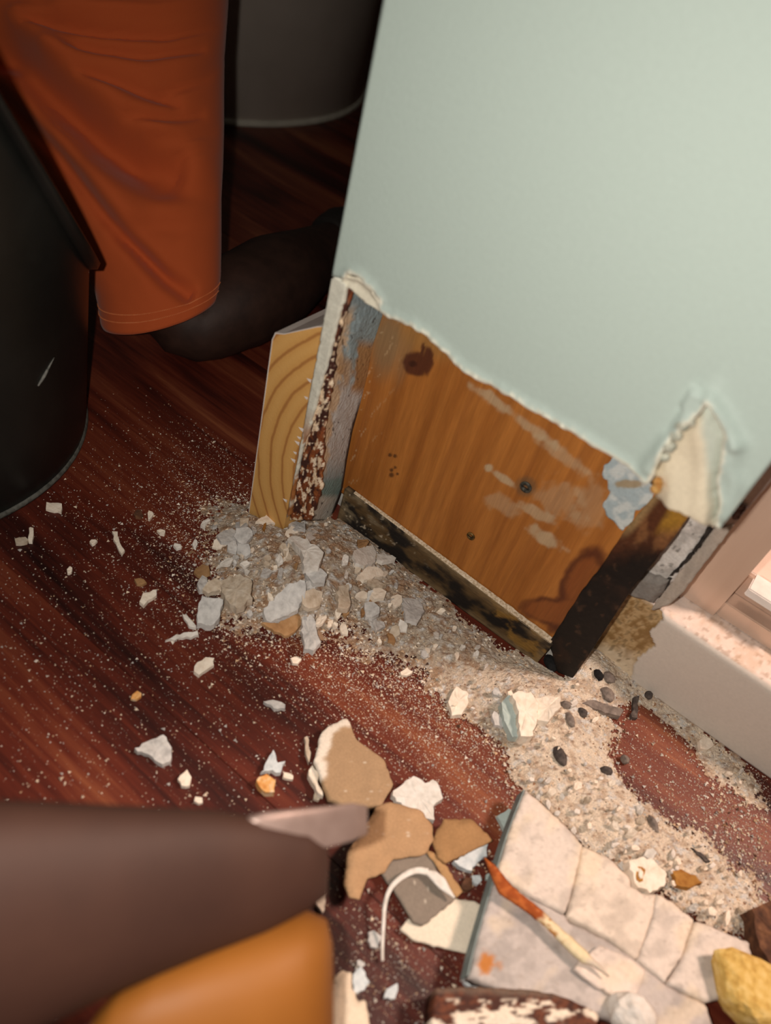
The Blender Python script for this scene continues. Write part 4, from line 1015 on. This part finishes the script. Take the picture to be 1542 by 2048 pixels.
chip('plaster_flake', 'white crumbly flake poking out above the largest torn tan paper sheet', 'fragment', [(785, 1590), (800, 1572), (827, 1552), (850, 1566), (874, 1564), (886, 1596), (866, 1612), (869, 1640), (820, 1630)], .006, 'white', .004, 3, amp=2.2)
piece('torn_paper', 'largest torn tan paper sheet with a ragged tail, beside the metal tip', [(726, 1660), (752, 1613), (780, 1604), (839, 1620), (865, 1650), (868, 1679), (852, 1707), (829, 1713), (787, 1718), (768, 1746), (735, 1757), (719, 1799), (699, 1796), (686, 1766), (696, 1702)], .013, .0016, (176, 140, 104), bulge=.004, s=2)
piece('torn_paper', 'pointed tan paper scrap right of the largest tan sheet', [(865, 1685), (887, 1638), (943, 1638), (985, 1682), (943, 1702), (891, 1727), (875, 1715)], .012, .0016, (160, 122, 82), bulge=.004, s=3)
piece('torn_paper', 'narrow tan paper strip under the white curl', [(850, 1700), (870, 1706), (886, 1722), (926, 1783), (913, 1796), (897, 1779), (881, 1744)], .0105, .0014, (174, 136, 94), s=4)
piece('grey_card', 'flat grey paper-faced square piece under the white curl', [(761, 1744), (787, 1715), (835, 1700), (868, 1710), (874, 1744), (911, 1797), (871, 1831), (845, 1851), (826, 1844), (800, 1799)], .0088, .004, (132, 120, 108), sp=.07, s=5)
piece('cream_sheet', 'broad cream plaster sheet lying between grey card and slab', [(800, 1857), (819, 1835), (839, 1845), (871, 1828), (910, 1797), (949, 1802), (974, 1815), (962, 1858), (936, 1906), (891, 1896), (829, 1880)], .0048, .004, (226, 214, 194), sp=.05, s=6)
piece('cream_sheet', 'long cream broken piece at the bottom edge beside the amber grip', [(667, 1958), (683, 1940), (703, 1945), (704, 1971), (716, 2003), (732, 2000), (742, 2070), (652, 2070), (656, 2010)], .011, .006, (224, 206, 182), bulge=.004, s=7)
# white curl: a bent strip of paint with a wide end
cp = smoothline([(765, 1922), (765, 1890), (767, 1850), (770, 1810), (781, 1777), (805, 1753), (832, 1741), (856, 1744)], 6)
cpz = np.interp(np.arange(len(cp)), [0, len(cp)*.5, len(cp)-1], [.003, .016, .0145])
cl = tube('paint_curl', F(cp[:, 0], cp[:, 1], cpz), np.concatenate([np.linspace(.0010, .0015, len(cp)//2), np.linspace(.0015, .0028, len(cp)-len(cp)//2)]), CM['white'], None, n=8, flat=.5)
tag(cl, 'thin white curled strip of paint arching over the grey card', 'paint strip')
wh = floorsheet('wide_end', [(842, 1738), (872, 1742), (890, 1756), (899, 1774), (913, 1799), (893, 1786), (878, 1776), (858, 1754)], .0155, .0012, .001, CM['white'], None, lambda u, v, d: .001*np.clip(d/.003, 0, 1))
wh.parent = cl

# ---- bottom edge: rusty strip, white lump, yellow foam, dark wood
def rstcol(px, py, u, v, d):
    n = fbm(px/26, py/14, 4, 4); m = fbm(px/9, py/9, 14, 3)
    c = mix(np.broadcast_to(lin((64, 32, 22)), (len(u), 3)), lin((104, 56, 34)), sstep(.4, .65, m))
    c = mix(c, lin((110, 92, 78)), sstep(1998, 1980, py+10*(n-.5)+(px-1000)*-.04)*.8)
    c = mix(c, lin((226, 210, 190)), sstep(.60, .64, n+.14*np.exp(-((py-2030)/10)**2))*sstep(1994, 2004, py)*sstep(2062, 2050, py))
    return mix(c, lin((226, 212, 194)), sstep(9, 5, abs(py-2044+.03*(px-1000)))*sstep(.38, .45, n)*sstep(1150, 1100, px))
o = floorsheet('rusty_strip', [(872, 1976), (960, 1974), (1058, 1980), (1113, 1991), (1168, 2013), (1196, 2028), (1192, 2085), (858, 2085)], .024, .0016, .022, cmat('rusty_strip_paint', rough=.7, bump=.5, bscale=300, grain=.15), None, lambda u, v, d: .0012*fbm(u*90, v*90, 2, 3), rstcol, amp=1, step=9)
tag(o, 'dark brown rusty strip with flaking white paint along the bottom edge', 'metal strip')
lump('plaster_lump', 'smooth white rounded lump beside the rusty strip at bottom edge', 'fragment', 1234, 2044, 38, 26, .012, 'white', .02)
lump('foam_lump', 'mustard yellow foam lump at the lower right corner of the slab', 'foam', 1472, 2000, 58, 42, .013, 'yellow', .022, deg=12)
chip('wood_offcut', 'dark brown wood offcut at right edge beside the slab', 'wood', [(1504, 1818), (1530, 1806), (1580, 1800), (1590, 1960), (1545, 1935), (1520, 1895)], .016, 'brown', .001, 1)

# ---- named chips
T = [  # label, polygon or (x, y, w, h, deg), thickness, material
 ('grey triangular plaster chip alone on dark floor above the tool', [(270, 1496), (300, 1480), (327, 1469), (343, 1495), (340, 1522), (325, 1528), (304, 1513)], .005, 'grey'),
 ('squarish cream chip on dark floor right of the black tub', [(93, 1004), (124, 1007), (122, 1024), (108, 1021), (92, 1017)], .003, 'cream'),
 ('upright cream chip of the pair left on dark floor', (62, 1067, 13, 34, 8), .003, 'cream'),
 ('tan-tinged chip lying under the upright cream chip', (42, 1081, 30, 14, -8), .003, 'tangrey'),
 ('stick-shaped cream chip on the dark floor right of the tub', [(224, 1063), (235, 1063), (240, 1085), (249, 1100), (243, 1108), (234, 1092)], .003, 'cream'),
 ('pale round chip left of the stick-shaped chip', (186, 1083, 17, 12, -15), .003, 'cream'),
 ('small upright chip next to a brown scrap, left of the pine baseboard', (300, 1029, 12, 19, 10), .003, 'cream'),
 ('brown paper scrap on dark floor left of the pine baseboard', (277, 1027, 26, 22, 15), .002, 'brown'),
 ('pale chip on dark floor just above the crumbly heap edge, leftmost of three', (323, 1063, 17, 10, 10), .003, 'cream'),
 ('white chip near heap edge, middle of three', (354, 1091, 18, 16, 30), .003, 'white'),
 ('thin upright white chip near heap edge, right of three', (390, 1085, 10, 19, 10), .003, 'white'),
 ('hooked white flake left of the pine baseboard foot', [(401, 1050), (405, 1042), (417, 1036), (421, 1040), (412, 1048), (410, 1056)], .003, 'white'),
 ('small pale rectangular chip low on the left dark floor', (139, 1140, 11, 16, 25), .003, 'cream'),
 ('cream elongated chip left of the heap, on dark floor', [(279, 1203), (286, 1187), (313, 1179), (313, 1190), (297, 1200), (288, 1210)], .004, 'cream'),
 ('fuzzy brown scrap above the cream elongated chip', (282, 1163, 28, 15, 15), .003, 'tan'),
 ('white leaf-shaped chip below the grey chunk at heap left', [(365, 1228), (374, 1230), (392, 1252), (392, 1256), (378, 1252)], .003, 'white'),
 ('long thin white sliver below the heap left end', [(331, 1280), (360, 1268), (396, 1261), (397, 1270), (365, 1275)], .003, 'white'),
 ('oval cream chip on floor below the heap', [(388, 1342), (394, 1324), (411, 1314), (428, 1316), (428, 1330), (412, 1340), (398, 1350)], .004, 'cream'),
 ('orange-stained cream chip left of the oval chip', (273, 1391, 26, 16, -35), .003, 'orange'),
 ('grey elongated chip on floor above the torn tan sheet', [(528, 1404), (545, 1400), (571, 1409), (570, 1417), (548, 1416)], .004, 'grey'),
 ('cream angular chip right of the grey triangular chip', [(356, 1558), (374, 1539), (383, 1554), (379, 1570), (363, 1571)], .004, 'cream'),
 ('small pale chip just above the brown tool handle', (397, 1600, 18, 18, 20), .003, 'cream'),
 ('knobbly blue-white chip above the orange-stained block', [(522, 1545), (535, 1520), (547, 1499), (556, 1527), (570, 1522), (561, 1545), (545, 1540)], .005, 'blue'),
 ('orange-stained cream block below the knobbly blue-white chip', [(513, 1561), (533, 1547), (551, 1561), (549, 1584), (531, 1584), (518, 1572)], .007, 'orange'),
 ('smaller cream chip left of the narrow leaning flake', (577, 1552, 26, 14, 15), .003, 'cream'),
 ('cream chip near metal tip, left of the tan paper piece', (633, 1593, 20, 16, 10), .003, 'tangrey'),
 ('upright cream chip beside the lower side of the tool', [(632, 1786), (641, 1777), (652, 1781), (649, 1820), (645, 1824), (633, 1808)], .004, 'cream'),
 ('thin cream sliver left of the long broken piece at bottom', [(631, 1972), (638, 1970), (645, 2000), (644, 2012), (637, 2000)], .003, 'cream'),
 ('grey-white chip at the foot of the white curl', [(737, 1865), (748, 1860), (763, 1873), (755, 1896), (742, 1893)], .003, 'grey'),
 ('blue-white chip on dark floor right of the long broken piece', [(768, 1997), (774, 1977), (795, 1966), (790, 1997)], .003, 'blue'),
 ('grey-white crumbly chip resting beside the long broken piece at bottom', [(706, 1948), (722, 1933), (740, 1964), (729, 1980), (706, 1987)], .004, 'blue'),
 ('small grey chip above the long broken piece at bottom', (722, 1927, 20, 14, 20), .003, 'grey'),
 ('white angular flake leaning at the foot of the pine baseboard', [(512, 1044), (530, 1032), (551, 1018), (564, 1034), (562, 1047), (535, 1046)], .003, 'cream'),
 ('pale squarish flake at the bottom left corner of pine baseboard', [(480, 1036), (498, 1036), (496, 1049), (480, 1053)], .003, 'tangrey'),
 ('grey oblong lump below the rusty corner strip', [(577, 1045), (592, 1042), (610, 1047), (611, 1058), (590, 1061), (578, 1056)], .006, 'grey'),
 ('grey flat chip at upper left of the heap, leftmost of a cluster', (455, 1071, 40, 28, -20), .004, 'grey'),
 ('grey flat chip at upper left of the heap, largest of a cluster', (489, 1068, 42, 34, -30), .005, 'grey'),
 ('grey chip at lower left of the grey cluster', (465, 1092, 26, 24, 0), .004, 'grey'),
 ('grey chip at lower right of the grey cluster', (488, 1097, 34, 30, 20), .004, 'grey'),
 ('white dart-shaped flake on the left slope of heap', [(432, 1134), (456, 1115), (466, 1117), (461, 1128), (445, 1130)], .003, 'white'),
 ('white wedge flake right of the dart-shaped flake', (492, 1126, 22, 12, -10), .003, 'white'),
 ('bright white curved chunk on top of the heap', [(576, 1078), (582, 1072), (600, 1074), (637, 1093), (648, 1105), (638, 1131), (608, 1133), (605, 1108), (590, 1088)], .009, 'white'),
 ('grey chunk directly below the bright white curved chunk', [(610, 1136), (637, 1135), (655, 1149), (650, 1164), (627, 1167), (611, 1149)], .006, 'grey'),
 ('bright white square flake at the right side of heap, against the mouldy strip', [(708, 1101), (725, 1095), (746, 1090), (754, 1105), (751, 1123), (728, 1131), (711, 1125)], .004, 'white'),
 ('white tongue-shaped flake lying on the mouldy strip', [(754, 1108), (768, 1105), (784, 1110), (793, 1116), (790, 1121), (765, 1124), (754, 1119)], .004, 'white'),
 ('white chip left of the bright white square flake', (691, 1118, 17, 18, 30), .004, 'white'),
 ('cream layered flake below the bright white square flake', [(714, 1151), (738, 1132), (762, 1138), (766, 1152), (728, 1160)], .005, 'cream'),
 ('thin cream flake under the layered flake', (753, 1165, 48, 15, 8), .004, 'tangrey'),
 ('cream rounded flake further down the heap right side', (758, 1186, 34, 25, -15), .005, 'cream'),
 ('upright pale block in the middle right of heap', [(677, 1172), (697, 1168), (700, 1196), (696, 1217), (676, 1214)], .007, 'tangrey'),
 ('grey flat chip low on the heap right side', (743, 1219, 36, 32, 20), .005, 'grey'),
 ('largest grey flat piece in the middle of heap', [(528, 1216), (550, 1192), (573, 1172), (600, 1160), (611, 1162), (610, 1196), (590, 1222), (560, 1236), (542, 1244), (530, 1232)], .006, 'grey'),
 ('tan-grey round flake overlapping the largest grey piece', [(605, 1184), (627, 1176), (646, 1183), (641, 1209), (617, 1217), (604, 1206)], .005, 'tangrey'),
 ('brown paper scrap below the largest grey piece', [(523, 1245), (556, 1247), (580, 1232), (597, 1221), (606, 1246), (576, 1271), (549, 1263)], .003, 'tan'),
 ('grey upright chip at the bottom of heap', [(606, 1232), (627, 1236), (634, 1262), (641, 1284), (627, 1301), (608, 1298), (605, 1268)], .006, 'grey'),
 ('grey chunk at the far left foot of heap', [(404, 1191), (421, 1196), (446, 1199), (438, 1236), (421, 1251), (394, 1246), (396, 1223)], .007, 'grey'),
 ('large tan-grey rough lump in the left part of heap', [(438, 1164), (458, 1152), (480, 1148), (502, 1159), (505, 1196), (490, 1210), (473, 1217), (451, 1197)], .008, 'tangrey'),
 ('grey chip above the grey chunk at heap left foot', (404, 1165, 24, 30, 10), .005, 'grey'),
 ('tan-grey chip between grey chunk and rough lump', (425, 1173, 40, 28, -25), .005, 'tangrey'),
 ('brown paper scrap at upper left slope of heap', (406, 1141, 36, 28, -30), .003, 'tan'),
 ('grey flake in dust below the mouldy strip', [(804, 1196), (825, 1197), (840, 1204), (849, 1223), (834, 1247), (812, 1240)], .004, 'grey'),
 ('pale flake on thin dust below the heap', (592, 1320, 22, 14, 0), .003, 'cream'),
 ('cream flake in the dust, middle of floor', (812, 1344, 26, 16, -10), .003, 'cream'),
 ('brown nut-like crumb beside the mouldy strip', (726, 1085, 27, 20, 5), .007, 'tan'),
 ('amber oval crumb by the white flake at pine baseboard foot', (529, 1052, 8, 16, 5), .003, 'amber'),
 ('cream block at the centre of right heap', [(1070, 1396), (1095, 1392), (1121, 1392), (1122, 1413), (1097, 1443), (1076, 1440), (1072, 1415)], .007, 'cream'),
 ('cream rounded flake at left of the right heap', [(896, 1403), (904, 1385), (913, 1373), (938, 1388), (934, 1412), (923, 1429), (904, 1431)], .005, 'cream'),
 ('pale grey upright flake left of the mint-sided chunk', (995, 1440, 24, 42, -20), .004, 'grey'),
 ('dark grey stick lying on dust in front of the sill', [(1160, 1402), (1185, 1400), (1215, 1408), (1248, 1421), (1240, 1432), (1210, 1426), (1180, 1413)], .005, 'stone'),
 ('short upright dark stick right of the dark grey stick', [(1268, 1393), (1278, 1391), (1277, 1415), (1275, 1436), (1264, 1434), (1266, 1412)], .004, 'dark'),
 ('mint green chip peeking out at the slab left side', [(994, 1632), (1017, 1617), (1033, 1625), (1028, 1650), (1018, 1674), (1004, 1650)], .004, 'mint'),
 ('pale blue chip right of the narrow tan strip', (954, 1760, 25, 22, 15), .004, 'blue'),
 ('smaller mint chip beside the pale blue chip', (977, 1753, 17, 15, 0), .003, 'mint'),
 ('blue-white ragged flake below the pointed tan scrap', [(908, 1722), (939, 1702), (976, 1688), (974, 1712), (955, 1724), (944, 1742), (925, 1735)], .005, 'blue'),
 ('dark brown wood scrap between tan strip and slab', (934, 1768, 24, 40, 20), .004, 'brown'),
 ('orange-brown plaster piece on dust right of the slab', [(1345, 1742), (1362, 1738), (1390, 1750), (1405, 1765), (1380, 1776), (1355, 1770)], .005, 'amber'),
 ('rounded white chip above the ring-stained chunk', (1302, 1706, 32, 24, 10), .006, 'white'),
 ('dark thin splinter in the dust right of slab', [(1382, 1695), (1388, 1697), (1406, 1709), (1421, 1722), (1416, 1724), (1396, 1711)], .003, 'dark'),
 ('cream chip on floor right of slab, largest of a few', (1425, 1823, 17, 24, -15), .003, 'cream'),
 ('upright thin cream chip on floor right of slab', (1456, 1836, 11, 36, 5), .003, 'cream'),
 ('small cream chip above the upright thin chip, right of slab', (1441, 1804, 17, 12, -20), .003, 'cream'),
 ('cream angular chip in dust at the foot of sill', (1414, 1487, 32, 28, 20), .005, 'cream'),
]
for k, (lab, P, th_, m) in enumerate(T):
    nm = {'brown': 'brown_scrap', 'tan': 'paper_scrap', 'dark': 'dark_splinter', 'stone': 'dark_stick', 'amber': 'stained_crumb'}.get(m, 'plaster_chip')
    if isinstance(P, tuple): P = blob_poly(*P, 900+k)
    big = np.ptp(np.asarray(P), axis=0).max() > 30
    onheap = float(surf(*np.mean(np.asarray(P, float), 0))[2]) > .002
    chip(nm, lab, 'scrap' if 'scrap' in nm else 'chip', P, th_, m, .0050 if onheap else .0003, 4.0 if onheap else 1.5)

# two-faced chunk: cream break and mint painted side
ck = empty('plaster_chunk', surf(1035., 1450.).tolist()); tag(ck, 'plaster chunk with mint painted left side, left of the cream block', 'chip')
chip('broken_face', '', '', [(1024, 1388), (1045, 1383), (1062, 1384), (1078, 1408), (1074, 1440), (1067, 1470), (1041, 1472), (1038, 1423)], .012, 'cream', .003, 1, parent=ck)
chip('painted_face', '', '', [(1003, 1405), (1017, 1390), (1026, 1392), (1038, 1423), (1041, 1474), (1025, 1474), (1008, 1440)], .008, 'mint', .003, 0, parent=ck, amp=.5)
rg = chip('plaster_chip', 'cream chunk with rust-orange ring stain at the slab upper edge', 'chip', [(1258, 1722), (1280, 1714), (1302, 1716), (1333, 1748), (1329, 1773), (1300, 1786), (1271, 1768)], .010, 'cream', .008, 1)
chip('ring_stain', '', '', blob_poly(1281, 1747, 22, 36, -8, 5), .0010, 'amber', .0178, 0, parent=rg)
chip('ring_centre', '', '', blob_poly(1281, 1747, 11, 20, -8, 6), .0012, 'cream', .0184, 0, parent=rg)

# dark pebbles in the right heap
for k, (x, y, rx, ry, m, lab) in enumerate([(1196, 1350, 8, 9, 'black', 'small black pebble touching a grey pebble in front of the sill'), (1217, 1355, 12, 9, 'stone', 'grey-brown pebble right of the small black pebble'), (1214, 1389, 13, 12, 'stone', 'grey pebble above the dark grey stick'),
        (1164, 1425, 9, 8, 'dark', 'dark square pebble below the dark grey stick'), (1139, 1440, 8, 12, 'stone', 'upright grey pebble right of the cream block'), (1120, 1512, 12, 16, 'dark', 'largest dark pebble in the middle of the right heap'),
        (1249, 1520, 7, 7, 'stone', 'small grey pebble at the edge of the bare floor patch'), (1296, 1392, 7, 6, 'dark', 'dark pebble at the foot of the sill'), (1101, 1326, 13, 15, 'black', 'coal-black lump under the black rotten batten'),
        (1212, 1542, 12, 7, 'dark', 'flat dark pebble lower in the right heap'), (1306, 1650, 7, 13, 'stone', 'upright grey pebble in the dust above the slab'), (1132, 1411, 11, 6, 'stone', 'pale grey pebble touching the cream block')]):
    lump('pebble', lab, 'pebble', x, y, rx, ry, .0045, m)

# many small flakes, too alike to tell apart
def flakes(n, reg, thr, smin, smax, mats, label, group, seed, cond=None):
    g = np.random.default_rng(seed); k = 0; tries = 0
    while k < n and tries < 4000:
        tries += 1
        x = g.uniform(reg[0], reg[2]); y = g.uniform(reg[1], reg[3])
        if float(dens(np.array(x), np.array(y))) < thr: continue
        p = surf(x, y)
        if p[1] > (.050 if p[0] < .283 else .105) or (p[0] < .004 and p[1] > -.008): continue
        s = smin+(smax-smin)*g.uniform()**2
        mt = mats[g.integers(len(mats))]; cn = {'grey': 'grey', 'tangrey': 'tan-grey', 'white': 'white', 'cream': 'cream', 'tan': 'brown'}[mt]
        chip('plaster_flake', label.replace('broken', cn), 'chip', blob_poly(x, y, s, s*g.uniform(.45, .9), g.uniform(0, 180), seed*1000+k), g.uniform(.002, .004), mt, .0030, 7, cn+' '+group, step=5); k += 1
flakes(95, (400, 1030, 830, 1300), .70, 10, 32, ['grey', 'grey', 'tangrey', 'white', 'cream', 'tan', 'cream'], 'small broken plaster flake in the heap below the pine baseboard', 'flakes in the left heap', 1)
flakes(55, (830, 1200, 1300, 1560), .8, 8, 22, ['cream', 'cream', 'white', 'tangrey', 'grey'], 'small broken plaster flake in the heap below the black batten', 'flakes in the middle heap', 2)
flakes(75, (1060, 1540, 1500, 1830), .7, 9, 26, ['cream', 'white', 'cream', 'tangrey', 'white'], 'small broken plaster flake in the dust drift beside the slab', 'flakes in the right drift', 3)
